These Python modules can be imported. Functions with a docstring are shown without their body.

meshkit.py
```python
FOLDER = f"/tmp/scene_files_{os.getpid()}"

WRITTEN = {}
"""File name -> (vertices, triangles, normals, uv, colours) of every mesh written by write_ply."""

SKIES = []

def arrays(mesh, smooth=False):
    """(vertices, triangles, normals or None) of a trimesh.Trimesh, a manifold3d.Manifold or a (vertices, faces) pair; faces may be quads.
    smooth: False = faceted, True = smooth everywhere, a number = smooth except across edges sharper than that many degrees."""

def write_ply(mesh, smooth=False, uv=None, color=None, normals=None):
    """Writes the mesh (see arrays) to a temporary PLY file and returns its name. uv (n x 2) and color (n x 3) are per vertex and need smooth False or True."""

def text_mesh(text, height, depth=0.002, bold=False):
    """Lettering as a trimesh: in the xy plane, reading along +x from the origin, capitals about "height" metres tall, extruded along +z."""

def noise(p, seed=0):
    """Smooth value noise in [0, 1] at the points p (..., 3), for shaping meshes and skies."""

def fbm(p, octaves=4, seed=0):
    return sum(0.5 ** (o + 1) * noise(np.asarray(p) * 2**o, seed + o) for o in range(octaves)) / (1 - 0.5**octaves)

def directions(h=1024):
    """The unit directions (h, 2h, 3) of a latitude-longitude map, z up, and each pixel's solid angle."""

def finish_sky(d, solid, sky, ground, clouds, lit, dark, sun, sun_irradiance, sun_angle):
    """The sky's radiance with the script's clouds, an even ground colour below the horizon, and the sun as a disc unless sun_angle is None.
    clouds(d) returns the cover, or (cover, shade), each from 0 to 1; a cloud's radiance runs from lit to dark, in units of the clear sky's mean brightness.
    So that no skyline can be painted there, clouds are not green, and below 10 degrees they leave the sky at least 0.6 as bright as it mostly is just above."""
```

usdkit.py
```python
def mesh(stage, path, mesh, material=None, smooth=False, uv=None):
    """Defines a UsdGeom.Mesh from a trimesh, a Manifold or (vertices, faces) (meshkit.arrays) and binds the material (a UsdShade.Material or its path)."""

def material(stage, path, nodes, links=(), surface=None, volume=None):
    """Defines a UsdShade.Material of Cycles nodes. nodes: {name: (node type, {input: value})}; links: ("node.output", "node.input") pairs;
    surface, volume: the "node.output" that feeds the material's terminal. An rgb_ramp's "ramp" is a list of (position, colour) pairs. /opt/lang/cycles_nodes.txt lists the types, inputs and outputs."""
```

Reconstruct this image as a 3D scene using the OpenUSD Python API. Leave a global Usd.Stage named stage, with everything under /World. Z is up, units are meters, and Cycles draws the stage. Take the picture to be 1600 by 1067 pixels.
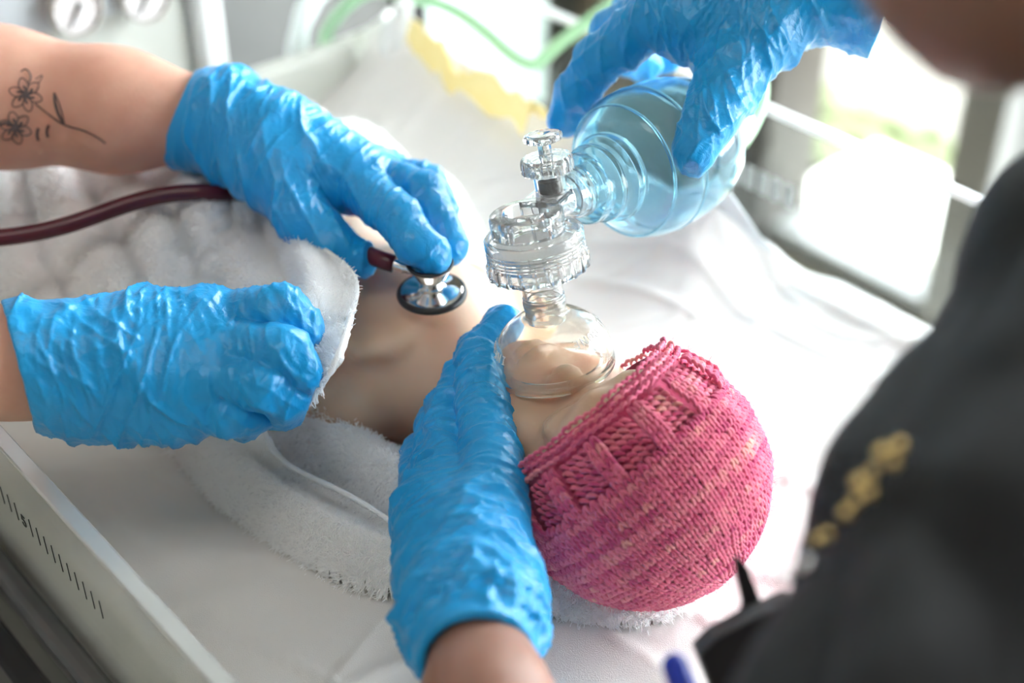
import math, random
import numpy as np, trimesh, manifold3d as m3, usdkit, meshkit
from meshkit import noise, fbm
from scipy import sparse, interpolate, spatial
from pxr import Usd, UsdGeom, UsdLux, UsdShade, Sdf, Gf, Vt

stage = Usd.Stage.CreateInMemory()
UsdGeom.SetStageUpAxis(stage, 'Z')
UsdGeom.SetStageMetersPerUnit(stage, 1.0)
W = UsdGeom.Xform.Define(stage, '/World')
PI = math.pi
random.seed(4); RNG = np.random.default_rng(7)

# ---------------------------------------------------------------- camera, sky, sun, exposure
# z = 0 is the mattress top (0.95 m above the room's floor); the camera stands 0.54 m above it.
FPX, TH, HC = 2222.0, math.radians(35.5), 0.54
EYE = np.array([0, 0, HC]); FW = np.array([0, math.cos(TH), -math.sin(TH)]); DN = np.array([0, -math.sin(TH), -math.cos(TH)]); RT = np.array([1.0, 0, 0])
cam = UsdGeom.Camera.Define(stage, '/World/camera')
cam.AddTranslateOp().Set(Gf.Vec3d(0, 0, HC)); cam.AddRotateXOp().Set(90 - 35.5)
cam.CreateHorizontalApertureAttr(36.0); cam.CreateVerticalApertureAttr(24.0); cam.CreateFocalLengthAttr(50.0)
cam.CreateClippingRangeAttr(Gf.Vec2f(0.05, 200)); cam.CreateFStopAttr(3.2); cam.CreateFocusDistanceAttr(0.715)
cam.CreateExposureAttr(1.45)
LD = np.array([-.655, .755, 0]); LD /= np.linalg.norm(LD)      # along the bed, head to foot
PD = np.array([.755, .655, 0]); PD /= np.linalg.norm(PD)       # across the bed, towards the windows
UP = np.array([0, 0, 1.0])

sun = UsdLux.DistantLight.Define(stage, '/World/sun')
sun.CreateIntensityAttr(5.0); sun.CreateColorAttr(Gf.Vec3f(1, .93, .82)); sun.CreateAngleAttr(2.5)
SUN_AZ, SUN_EL = math.radians(41), math.radians(40)           # azimuth from +x towards +y of where the sun stands
sdir = np.array([math.cos(SUN_AZ) * math.cos(SUN_EL), math.sin(SUN_AZ) * math.cos(SUN_EL), math.sin(SUN_EL)])
def aim(direction):                                            # a matrix whose +z axis is the direction (lights shine along -z)
    z = direction / np.linalg.norm(direction); x = np.cross([0, 0, 1.0], z); x /= np.linalg.norm(x); y = np.cross(z, x)
    return Gf.Matrix4d(*x, 0, *y, 0, *z, 0, 0, 0, 0, 1)
sun.AddTransformOp().Set(aim(sdir))
sky = UsdLux.DomeLight.Define(stage, '/World/sky')
sky.CreateIntensityAttr(2.4); sky.CreateColorAttr(Gf.Vec3f(.91, .95, 1.0))

lamp = UsdLux.RectLight.Define(stage, '/World/unseen_ceiling_lamp_light')  # ceiling lamp out of view, placed to light the towel, gloves and shirt
lamp.CreateWidthAttr(1.16); lamp.CreateHeightAttr(.56); lamp.CreateIntensityAttr(1.35); lamp.CreateColorAttr(Gf.Vec3f(1, .97, .93))
lamp.AddTranslateOp().Set(Gf.Vec3d(-.36, -.05, 1.712))

# ---------------------------------------------------------------- helpers
def spot(u, v, d):       # the point of the place seen at the photograph's (u, v), d metres along the lens axis: used to read the photograph's layout
    return EYE + (FW + RT * (u - 800) / FPX + DN * (v - 533.5) / FPX) * d
def spotz(u, v, z):      # the same on the level z
    r = FW + RT * (u - 800) / FPX + DN * (v - 533.5) / FPX
    return EYE + r * ((z - HC) / r[2])
def bed(l, p, z=0.0):    # bed coordinates: l along, p across
    return LD * l + PD * p + UP * z
def lp(x):
    return float(np.dot(x, LD)), float(np.dot(x, PD))
NAMES = {}
def numbered(path):
    n = NAMES.get(path, 0); NAMES[path] = n + 1
    return path if n == 0 else f'{path}_{n:03d}'
def data(prim, **kw):
    for k, v in kw.items():
        if v: prim.SetCustomDataByKey(k, v)
def thing(name, label, category, group=None, loc=(0, 0, 0)):
    x = UsdGeom.Xform.Define(stage, numbered('/World/' + name)); x.AddTranslateOp().Set(Gf.Vec3d(*map(float, loc)))
    data(x.GetPrim(), label=label, category=category, group=group)
    return x
ORIGIN = {}
def obj(name, mesh, mat, parent=None, smooth=35, label=None, category=None, group=None, kind=None, attrs=None):
    root = str(parent.GetPath()) if parent is not None else '/World'
    path = numbered(root + '/' + name)
    m = usdkit.mesh(stage, path, mesh, mat, smooth=smooth)
    for k, a in (attrs or {}).items():
        UsdGeom.PrimvarsAPI(m).CreatePrimvar(k, Sdf.ValueTypeNames.FloatArray, 'vertex').Set(Vt.FloatArray.FromNumpy(np.asarray(a, np.float32)))
    data(m.GetPrim(), label=label, category=category, group=group, kind=kind)
    return m
def cat(*ms):
    return trimesh.util.concatenate([m for m in ms])
def box(c, e, axes=None, bevel=.0):       # centre, full sizes, axes as rows
    A = np.eye(3) if axes is None else np.asarray(axes, float)
    if bevel > 0:
        h = np.asarray(e) / 2 - bevel
        pts = [np.array([sx, sy, sz]) * h for sx in (-1, 1) for sy in (-1, 1) for sz in (-1, 1)]
        v = []
        for q in pts:
            for k in range(3):
                o = np.full(3, .29 * bevel); o[k] = bevel
                for _ in (0,): v.append(q + np.sign(q) * o)
            v.append(q + np.sign(q) * bevel * .577)
        m = trimesh.convex.convex_hull(np.array(v))
    else:
        m = trimesh.creation.box(e)
    m.vertices = np.asarray(m.vertices) @ A + np.asarray(c)
    return m
def boxz(l0, l1, p0, p1, z0, z1, bevel=.0):      # a box along the bed's axes
    return box(bed((l0 + l1) / 2, (p0 + p1) / 2, (z0 + z1) / 2), (l1 - l0, p1 - p0, z1 - z0), np.array([LD, PD, UP]), bevel)
def spline(points, n, k=3):
    p = np.asarray(points, float); k = min(k, len(p) - 1)
    t = np.r_[0, np.cumsum(np.linalg.norm(np.diff(p[:, :3], axis=0), axis=1))]
    return interpolate.make_interp_spline(t / t[-1], p, k=k)(np.linspace(0, 1, n))
def tube(points, radius, sides=12, closed=True):
    p = np.asarray(points, float); n = len(p); r = np.broadcast_to(radius, n)
    t = np.gradient(p, axis=0); t /= np.linalg.norm(t, axis=1, keepdims=True)
    u = np.cross(t[0], [0.3, .2, 1]); u /= np.linalg.norm(u); us = []
    for i in range(n):
        u = u - t[i] * (u @ t[i]); u /= np.linalg.norm(u); us.append(u)
    us = np.array(us); ws = np.cross(t, us); a = np.arange(sides) / sides * 2 * PI
    v = (p[:, None] + r[:, None, None] * (np.cos(a)[None, :, None] * us[:, None] + np.sin(a)[None, :, None] * ws[:, None])).reshape(-1, 3)
    i, j = np.meshgrid(np.arange(n - 1), np.arange(sides), indexing='ij'); k = (j + 1) % sides
    q = np.stack([i * sides + j, i * sides + k, (i + 1) * sides + k, (i + 1) * sides + j], -1).reshape(-1, 4)
    f = np.vstack([q[:, [0, 1, 2]], q[:, [0, 2, 3]]])
    if closed:
        v = np.vstack([v, p[0], p[-1]]); c0, c1 = n * sides, n * sides + 1
        j = np.arange(sides); k = (j + 1) % sides
        f = np.vstack([f, np.stack([k, j, np.full(sides, c0)], 1), np.stack([(n - 1) * sides + j, (n - 1) * sides + k, np.full(sides, c1)], 1)])
    return trimesh.Trimesh(v, f, process=False)
def frame(axis, hint=(1, 0, 0)):
    z = np.asarray(axis, float) / np.linalg.norm(axis); x = np.asarray(hint, float) - z * np.dot(hint, z); x /= np.linalg.norm(x)
    return np.array([x, np.cross(z, x), z])
def lathe(profile, origin, axis, n=64, hint=(1, 0, 0), wobble=None, loop=False):      # profile: (r, h) pairs, from outer bottom round; closed if loop
    A = frame(axis, hint); pr = np.asarray(profile, float); m = len(pr)
    a = np.arange(n) / n * 2 * PI
    R = pr[:, 0][:, None] * np.ones(n); H = pr[:, 1][:, None] * np.ones(n)
    if wobble is not None: R, H = wobble(R, H, a)
    v = (R[..., None] * (np.cos(a)[None, :, None] * A[0] + np.sin(a)[None, :, None] * A[1]) + H[..., None] * A[2] + np.asarray(origin)).reshape(-1, 3)
    mm = m if loop else m - 1
    i, j = np.meshgrid(np.arange(mm), np.arange(n), indexing='ij'); k = (j + 1) % n; i2 = (i + 1) % m
    f = np.vstack([np.stack([i * n + j, i * n + k, i2 * n + k], -1).reshape(-1, 3), np.stack([i * n + j, i2 * n + k, i2 * n + j], -1).reshape(-1, 3)])
    t = trimesh.Trimesh(v, f, process=False); t.merge_vertices(); t.update_faces(t.nondegenerate_faces())
    if t.is_watertight and t.volume < 0: t.invert()
    return t
def sheet(points, thick=.0, closed=False):        # a grid (n, m, 3) as a mesh, given thickness below
    g = np.asarray(points, float); n, m = g.shape[:2]
    i, j = np.meshgrid(np.arange(n - 1), np.arange(m - 1), indexing='ij')
    q = np.stack([i * m + j, (i + 1) * m + j, (i + 1) * m + j + 1, i * m + j + 1], -1).reshape(-1, 4)
    f = np.vstack([q[:, [0, 1, 2]], q[:, [0, 2, 3]]]); v = g.reshape(-1, 3)
    if not thick: return trimesh.Trimesh(v, f, process=False)
    du, dv = np.gradient(g, axis=0), np.gradient(g, axis=1)
    nn = np.cross(du, dv); nn /= np.maximum(np.linalg.norm(nn, axis=2, keepdims=True), 1e-12)
    w = (g - nn * thick).reshape(-1, 3); N = n * m
    edge = np.r_[np.arange(m), (np.arange(1, n) * m + m - 1), ((n - 1) * m + np.arange(m - 2, -1, -1)), (np.arange(n - 2, 0, -1) * m)]
    e2 = np.roll(edge, -1)
    side = np.vstack([np.stack([edge, edge + N, e2], 1), np.stack([e2, edge + N, e2 + N], 1)])
    return trimesh.Trimesh(np.vstack([v, w]), np.vstack([f, f[:, ::-1] + N, side]), process=False)
# ---- signed distance shapes, meshed by surface nets
class Blob:
    def __init__(s, k=.01): s.prims, s.k, s.cuts = [], k, []
    def cone(s, a, b, ra, rb=None, k=None):
        s.prims.append(('c', np.asarray(a, float), np.asarray(b, float), ra, ra if rb is None else rb, s.k if k is None else k)); return s
    def chain(s, pts, radii, k=None):
        for i in range(len(pts) - 1): s.cone(pts[i], pts[i + 1], radii[i], radii[i + 1], k)
        return s
    def ball(s, c, r, axes=None, k=None, neg=False):     # ellipsoid; axes rows; neg carves
        r = np.full(3, r, float) if np.ndim(r) == 0 else np.asarray(r, float)
        s.prims.append(('n' if neg else 'e', np.asarray(c, float), np.eye(3) if axes is None else np.asarray(axes, float), r, None, s.k if k is None else k)); return s
    def cut(s, point, normal): s.cuts.append(('p', np.asarray(point, float), np.asarray(normal, float))); return s    # removes the side the normal points to
    def hollow(s, a, b, ra, rb): s.cuts.append(('h', np.asarray(a, float), np.asarray(b, float), ra, rb)); return s
    def bounds(s):
        lo, hi = [], []
        for kind, a, b, r, r2, k in s.prims:
            if kind == 'c': lo.append(np.minimum(a - r, b - r2)); hi.append(np.maximum(a + r, b + r2))
            elif kind == 'e': lo.append(a - max(r)); hi.append(a + max(r))
        return np.min(lo, 0), np.max(hi, 0)
    def field(s, ax, grow=0.0):
        D = np.full([len(x) for x in ax], .08, np.float32); h = ax[0][1] - ax[0][0]
        def local(lo, hi):
            sl = tuple(slice(max(0, int(np.searchsorted(x, l)) - 1), int(np.searchsorted(x, u)) + 1) for x, l, u in zip(ax, lo, hi))
            g = np.meshgrid(*[x[q].astype(np.float32) for x, q in zip(ax, sl)], indexing='ij')
            return sl, np.stack(g, -1)
        def conedist(p, a, b, ra, rb):
            ab = (b - a).astype(np.float32); t = np.clip(((p - a.astype(np.float32)) @ ab) / max(float(ab @ ab), 1e-12), 0, 1)
            return np.linalg.norm(p - a.astype(np.float32) - t[..., None] * ab, axis=-1) - (ra + t * (rb - ra))
        for kind, a, b, r, r2, k in s.prims:
            pad = k + grow + 4 * h
            if kind == 'c':
                sl, p = local(np.minimum(a - r, b - r2) - pad, np.maximum(a + r, b + r2) + pad)
                if p.size == 0: continue
                d = conedist(p, a, b, r, r2)
            else:
                m = max(r) + pad
                sl, p = local(a - m, a + m)
                if p.size == 0: continue
                q = (p - a.astype(np.float32)) @ b.T.astype(np.float32); rr = r.astype(np.float32)
                k0 = np.linalg.norm(q / rr, axis=-1); k1 = np.linalg.norm(q / rr ** 2, axis=-1)
                d = k0 * (k0 - 1) / np.maximum(k1, 1e-9)
            o = D[sl]
            if kind == 'n':
                hh = np.clip(.5 - .5 * (o + d) / max(k, 1e-6), 0, 1); D[sl] = o * (1 - hh) - d * hh + k * hh * (1 - hh)
            else:
                hh = np.clip(.5 + .5 * (o - d) / max(k, 1e-6), 0, 1); D[sl] = o * (1 - hh) + d * hh - k * hh * (1 - hh)
        D -= grow
        if s.cuts:
            g = np.stack(np.meshgrid(*[x.astype(np.float32) for x in ax], indexing='ij'), -1)
            for c in s.cuts:
                if c[0] == 'p': D = np.maximum(D, (g - c[1].astype(np.float32)) @ c[2].astype(np.float32))
                else: D = np.maximum(D, -conedist(g, *c[1:]))
        return D
    def value(s, P):                                   # the signed distance at single points
        P = np.atleast_2d(P); out = np.full(len(P), .08)
        for kind, a, b, r, r2, k in s.prims:
            if kind == 'c':
                ab = b - a; t = np.clip((P - a) @ ab / max(ab @ ab, 1e-12), 0, 1); d = np.linalg.norm(P - a - t[:, None] * ab, axis=1) - (r + t * (r2 - r))
            else:
                q = (P - a) @ b.T; k0 = np.linalg.norm(q / r, axis=1); d = k0 * (k0 - 1) / np.maximum(np.linalg.norm(q / r ** 2, axis=1), 1e-9)
            if kind == 'n': hh = np.clip(.5 - .5 * (out + d) / max(k, 1e-6), 0, 1); out = out * (1 - hh) - d * hh + k * hh * (1 - hh)
            else: hh = np.clip(.5 + .5 * (out - d) / max(k, 1e-6), 0, 1); out = out * (1 - hh) + d * hh - k * hh * (1 - hh)
        return out
    def drop(s, p, n, reach=.05):                      # the outermost surface point on the line through p along n
        t = np.linspace(reach, -reach, 801); v = s.value(p + t[:, None] * n); k = np.argmax(v < 0)
        return p + t[k] * n if (v < 0).any() else np.array(p)
    def mesh(s, h, grow=0.0, relax=2, lo=None, hi=None):
        a, b = s.bounds()
        a = a - grow - 3 * h if lo is None else np.maximum(a - grow - 3 * h, lo); b = b + grow + 3 * h if hi is None else np.minimum(b + grow + 3 * h, hi)
        ax = [np.arange(x, y + h, h) for x, y in zip(a, b)]
        return nets(s.field(ax, grow), ax, relax)
def nets(D, ax, relax=2):
    D = np.pad(D, 1, constant_values=.05); h = ax[0][1] - ax[0][0]; o = np.array([x[0] - h for x in ax])
    ins = D < 0
    c = sum(ins[i:ins.shape[0] - 1 + i, j:ins.shape[1] - 1 + j, k:ins.shape[2] - 1 + k].astype(np.int8) for i in (0, 1) for j in (0, 1) for k in (0, 1))
    cells = np.argwhere((c > 0) & (c < 8)); idx = np.full(c.shape, -1, np.int32); idx[tuple(cells.T)] = np.arange(len(cells))
    acc, cnt = np.zeros((len(cells), 3)), np.zeros(len(cells))
    corners = [np.array(x) for x in np.ndindex(2, 2, 2)]
    for p in corners:
        for axis in range(3):
            if p[axis]: continue
            q = p.copy(); q[axis] = 1
            d0, d1 = D[tuple((cells + p).T)], D[tuple((cells + q).T)]; m = (d0 < 0) != (d1 < 0)
            t = np.where(m, d0 / np.where(m, d0 - d1, 1), 0); pos = p + (q - p) * t[:, None]
            acc[m] += pos[m]; cnt[m] += 1
    v = o + (cells + acc / np.maximum(cnt, 1)[:, None]) * h
    faces = []
    for axis in range(3):
        b1, b2 = [(1, 2), (2, 0), (0, 1)][axis]
        sl0 = [slice(1, -1)] * 3; sl0[axis] = slice(0, -1); sl1 = list(sl0); sl1[axis] = slice(1, None)
        a0, a1 = ins[tuple(sl0)], ins[tuple(sl1)]
        e = np.argwhere(a0 != a1); flip = a0[tuple(e.T)]
        off = np.ones(3, int); off[axis] = 0; e = e + off
        def cell(d1, d2):
            q = e.copy(); q[:, b1] -= d1; q[:, b2] -= d2; return idx[tuple(q.T)]
        A, B, C, E = cell(1, 1), cell(0, 1), cell(0, 0), cell(1, 0)
        q = np.stack([A, B, C, E], 1); q[~flip] = q[~flip][:, ::-1]
        faces.append(q)
    q = np.vstack(faces); f = np.vstack([q[:, [0, 1, 2]], q[:, [0, 2, 3]]])
    t = trimesh.Trimesh(v, f, process=False)
    return relaxed(t, relax)
def relaxed(t, n, lam=.5):
    if n <= 0: return t
    e = t.edges; N = len(t.vertices)
    A = sparse.coo_matrix((np.ones(len(e)), (e[:, 0], e[:, 1])), (N, N)).tocsr(); A = ((A + A.T) > 0).astype(float)
    Dg = sparse.diags(1 / np.maximum(np.asarray(A.sum(1)).ravel(), 1)); S = Dg @ A; v = np.array(t.vertices)
    for i in range(n):
        v = v + lam * (S @ v - v); v = v - (lam + .02) * .98 * (S @ v - v)
    t.vertices = v
    return t
def normals(t):
    return meshkit.arrays(t, True)[2]
def ridged(p, seed=0):
    return 1 - np.abs(2 * noise(p, seed) - 1) * 1.0
def wrinkle(p, axis, across, seed, f_along=95, f_across=12, warp=.5, sharp=5):      # thin raised creases running across the axis
    A = frame(axis, across); q = p @ A.T                 # columns: across, third, along
    out = 0
    for k, (f, g, a, sl) in enumerate(((f_along * .55, f_across, 1.0, .35), (f_along, f_across * 1.5, .7, -.45), (f_along * 1.7, f_across * 2.4, .42, .15))):
        w = noise(p * 32, seed + 5 + k) * warp + 1.5 * noise(p * 11, seed + 9 + k)
        s = np.stack([q[:, 0] * g, q[:, 1] * g, (q[:, 2] + sl * q[:, 0]) * f + w * 2.0], 1)
        r = np.clip((ridged(s, seed + 17 * k) - .25) / .75, 0, 1) ** sharp
        env = np.clip(noise(p * 42, seed + 3 + k) * 2.2 - .5, 0, 1)
        out = out + a * r * env
    return out
def displaced(t, amount):
    n = normals(t); t.vertices = np.array(t.vertices) + n * np.asarray(amount)[:, None]; return t
# ---------------------------------------------------------------- materials
def M(name, nodes, links=(), surface=None, volume=None):
    return usdkit.material(stage, '/World/Looks/' + name, nodes, links, surface=surface, volume=volume)
def plain(name, color, rough=.5, metal=0.0, bump=None, vary=None, **kw):      # principled with an optional fine relief and tone variation in object space
    p = {'base_color': color, 'roughness': rough, 'metallic': metal, **kw}
    nodes, links = {'p': ('principled_bsdf', p)}, []
    if bump or vary:
        nodes['g'] = ('geometry', {})
    if bump:
        scale, dist = bump
        nodes['bn'] = ('noise_texture', {'scale': scale, 'detail': 4.0}); nodes['b'] = ('bump', {'distance': dist, 'strength': 1.0})
        links += [('g.position', 'bn.vector'), ('bn.fac', 'b.height'), ('b.normal', 'p.normal')]
    if vary:
        scale, c2 = vary
        nodes['vn'] = ('noise_texture', {'scale': scale, 'detail': 3.0}); nodes['vr'] = ('rgb_ramp', {'ramp': [(.3, color), (.7, c2)]})
        links += [('g.position', 'vn.vector'), ('vn.fac', 'vr.fac'), ('vr.color', 'p.base_color')]
    return M(name, nodes, links, surface='p.BSDF')
def pane(name, tint=(1, 1, 1), rough=0.0, gloss=(1, 1, 1), strength=.55):        # thin clear plastic or glass: lets light straight through, mirrors at grazing angles
    return M(name, {'t': ('transparent_bsdf', {'color': tint}), 'g': ('glossy_bsdf', {'color': gloss, 'roughness': rough}), 'w': ('layer_weight', {'blend': .5}), 'p': ('math', {'math_type': 'power', 'value2': 4.0}), 'f': ('math', {'math_type': 'multiply_add', 'value2': strength, 'value3': .025}), 'm': ('mix_closure', {})},
             [('w.facing', 'p.value1'), ('p.value', 'f.value1'), ('f.value', 'm.fac'), ('t.BSDF', 'm.closure1'), ('g.BSDF', 'm.closure2')], surface='m.closure')
glove_mat = M('glove_nitrile', {'g': ('geometry', {}), 'n': ('noise_texture', {'scale': 420.0, 'detail': 3.0}), 'n2': ('noise_texture', {'scale': 120.0, 'detail': 4.0, 'distortion': 1.2}), 'b': ('bump', {'distance': .00025, 'strength': .6}), 'b2': ('bump', {'distance': .0016, 'strength': .55}),
    'p': ('principled_bsdf', {'base_color': (.006, .32, .71), 'roughness': .34, 'specular_ior_level': .5, 'subsurface_weight': .05, 'subsurface_scale': .003, 'subsurface_radius': (.2, .7, 1.0), 'sheen_weight': .12, 'sheen_roughness': .4, 'sheen_tint': (.6, .85, 1)})},
    [('g.position', 'n.vector'), ('g.position', 'n2.vector'), ('n.fac', 'b.height'), ('n2.fac', 'b2.height'), ('b2.normal', 'b.normal'), ('b.normal', 'p.normal')], surface='p.BSDF')
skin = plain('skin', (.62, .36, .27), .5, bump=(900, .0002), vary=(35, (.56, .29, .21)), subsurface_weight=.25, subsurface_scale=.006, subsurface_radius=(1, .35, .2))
skin_dim = plain('skin_shaded', (.33, .175, .125), .5, vary=(30, (.28, .14, .10)), subsurface_weight=.2, subsurface_scale=.006)  # skin darkened in its colour to carry the shade on the face
doll_skin = plain('doll_vinyl', (.58, .40, .285), .48, bump=(500, .0001), subsurface_weight=.35, subsurface_scale=.008, subsurface_radius=(1, .45, .3))
terry = plain('terry_cloth', (.94, .945, .955), .9, bump=(650, .0015), sheen_weight=.3, sheen_roughness=.6)
pile_mat = M('terry_pile', {'d': ('diffuse_bsdf', {'color': (.97, .972, .975)}), 't': ('translucent_bsdf', {'color': (.97, .972, .975)}), 'm': ('mix_closure', {'fac': .5})}, [('d.BSDF', 'm.closure1'), ('t.BSDF', 'm.closure2')], surface='m.closure')
hem_mat = plain('towel_hem', (.86, .87, .88), .85, bump=(1200, .0006))
cotton = plain('cotton_sheet', (.72, .70, .675), .85, bump=(1500, .0003))
mattress_mat = plain('mattress_vinyl', (.7, .7, .68), .5, bump=(300, .0003))
yarn = M('dyed_yarn', {'a': ('attribute', {'attribute': 'dye'}), 'r': ('rgb_ramp', {'ramp': [(0, (.60, .060, .19)), (.35, (.79, .15, .27)), (.62, (.85, .23, .32)), (.85, (.88, .40, .36)), (1, (.89, .50, .41))]}),
    'g': ('geometry', {}), 'n': ('noise_texture', {'scale': 1600.0, 'detail': 3.0}), 'b': ('bump', {'distance': .0007, 'strength': .9}),
    'p': ('principled_bsdf', {'roughness': .85, 'sheen_weight': .45, 'sheen_roughness': .5, 'sheen_tint': (1, .7, .75)})},
    [('a.fac', 'r.fac'), ('r.color', 'p.base_color'), ('g.position', 'n.vector'), ('n.fac', 'b.height'), ('b.normal', 'p.normal')], surface='p.BSDF')
clear = plain('clear_plastic', (.98, .99, .99), .03, transmission_weight=.92, ior=1.45)
clear_warm = plain('clear_silicone', (.97, .94, .88), .05, transmission_weight=.91, ior=1.38)
bag_blue = plain('blue_clear_plastic', (.62, .88, .98), .05, transmission_weight=.95, ior=1.36)
letters_mat = plain('raised_letters', (.93, .93, .92), .25, transmission_weight=.35, ior=1.45)
white_plastic = plain('white_plastic', (.68, .69, .68), .35, bump=(200, .0001))
cream_plastic = plain('cream_enamel', (.50, .51, .465), .4, bump=(150, .0001))
black_rubber = plain('black_rubber', (.012, .012, .013), .42, bump=(500, .0001))
steel = plain('polished_steel', (.82, .80, .78), .12, 1.0, bump=(60, .00005))
maroon = plain('maroon_rubber', (.075, .008, .018), .3, bump=(200, .0001))
acrylic = pane('acrylic_panel', (.93, .945, .94), .02, strength=.25)
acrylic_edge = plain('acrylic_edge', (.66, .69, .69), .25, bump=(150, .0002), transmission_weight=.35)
far_edge = plain('acrylic_edge_lit', (.88, .90, .90), .25, bump=(150, .0002), transmission_weight=.2)  # paler copy of the acrylic edge: window light put into the colour
glass_pane = pane('window_glass', (.96, .98, .97), 0.0)
rail_mat = plain('rail_metal', (.16, .16, .16), .35, .6, bump=(80, .0001))
dark_frame = plain('dark_underframe', (.015, .015, .016), .5, bump=(80, .0002))
shirt_black = plain('black_cloth', (.008, .008, .009), .7, bump=(1100, .0006), sheen_weight=.05, sheen_roughness=.4)
shirt_grey = plain('charcoal_cloth', (.008, .008, .009), .6, bump=(1100, .0006), specular_ior_level=.25, sheen_weight=.06, sheen_roughness=.35)
scrub_mat = plain('scrub_cloth', (.30, .31, .33), .85, bump=(900, .0005))
gold = plain('gold_metal', (.92, .66, .26), .3, 1.0, bump=(500, .0002))
silver = plain('silver_metal', (.85, .85, .86), .15, 1.0, bump=(500, .0001))
ink = plain('tattoo_ink', (.11, .082, .078), .6, bump=(500, .0001))
print_black = plain('printed_black', (.02, .02, .02), .6, bump=(500, .00002))
pen_blue = plain('blue_plastic', (.008, .035, .42), .3, bump=(100, .0001))
green_tube_mat = plain('green_tubing', (.50, .78, .52), .25, bump=(100, .0001), transmission_weight=.45, ior=1.3)
white_tube_mat = plain('white_tubing', (.80, .86, .85), .3, bump=(100, .0001), transmission_weight=.3, ior=1.3)
yellow_cloth = plain('yellow_gown_cloth', (.83, .70, .33), .85, bump=(500, .0006), vary=(30, (.80, .64, .26)))
pad_mat = plain('pale_pad', (.74, .82, .84), .6, bump=(700, .0003))
hair_mat = plain('brown_hair', (.05, .025, .014), .5, bump=(900, .001))
# ---------------------------------------------------------------- the room
FZ = -.95
unseen_wall_grey = plain('wall_paint', (.30, .285, .26), .85, bump=(60, .0004))  # for walls out of view, kept dark to limit light bounced onto the bed
room_tan = plain('tan_wall_panel', (.36, .31, .24), .7, bump=(40, .0004))
brown_frame = plain('brown_frame', (.035, .028, .021), .5, bump=(60, .0003))
grey_frame = plain('grey_frame', (.20, .20, .195), .5, bump=(60, .0003))
floor_mat = plain('floor_vinyl', (.52, .47, .37), .4, bump=(20, .0005), vary=(4, (.48, .43, .34)))
ceil_mat = plain('ceiling_paint', (.42, .41, .39), .9, bump=(40, .0004))  # ceiling out of view, kept dark to limit bounced light
blind_mat = M('pale_blind', {'d': ('diffuse_bsdf', {'color': (.80, .85, .82)}), 't': ('translucent_bsdf', {'color': (.80, .85, .82)}), 'm': ('mix_closure', {'fac': .55})}, [('d.BSDF', 'm.closure1'), ('t.BSDF', 'm.closure2')], surface='m.closure')
struct = lambda name, mesh, mat, parent=None, **k: obj(name, mesh, mat, parent, kind=None if parent is not None else 'structure', smooth=False, **k)
PF = 2.0                                                       # the glazed facade stands at p = 2.0
struct('floor', boxz(-2.6, 3.2, -2.2, PF + .06, FZ - .1, FZ), floor_mat, label='pale beige vinyl floor of the ward', category='floor')
struct('ceiling', boxz(-2.6, 3.2, -2.2, PF + .06, 1.75, 1.85), ceil_mat, label='grey ceiling of the ward', category='ceiling')
struct('wall_head', boxz(-2.7, -2.6, -2.3, PF + .06, FZ, 1.75), unseen_wall_grey, label='warm grey wall behind the person at the right', category='wall')
struct('wall_near', boxz(-2.6, 3.2, -2.3, -2.2, FZ, 1.75), unseen_wall_grey, label='warm grey wall behind the camera', category='wall')  # walls out of view close the room, so sky light enters by windows
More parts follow.
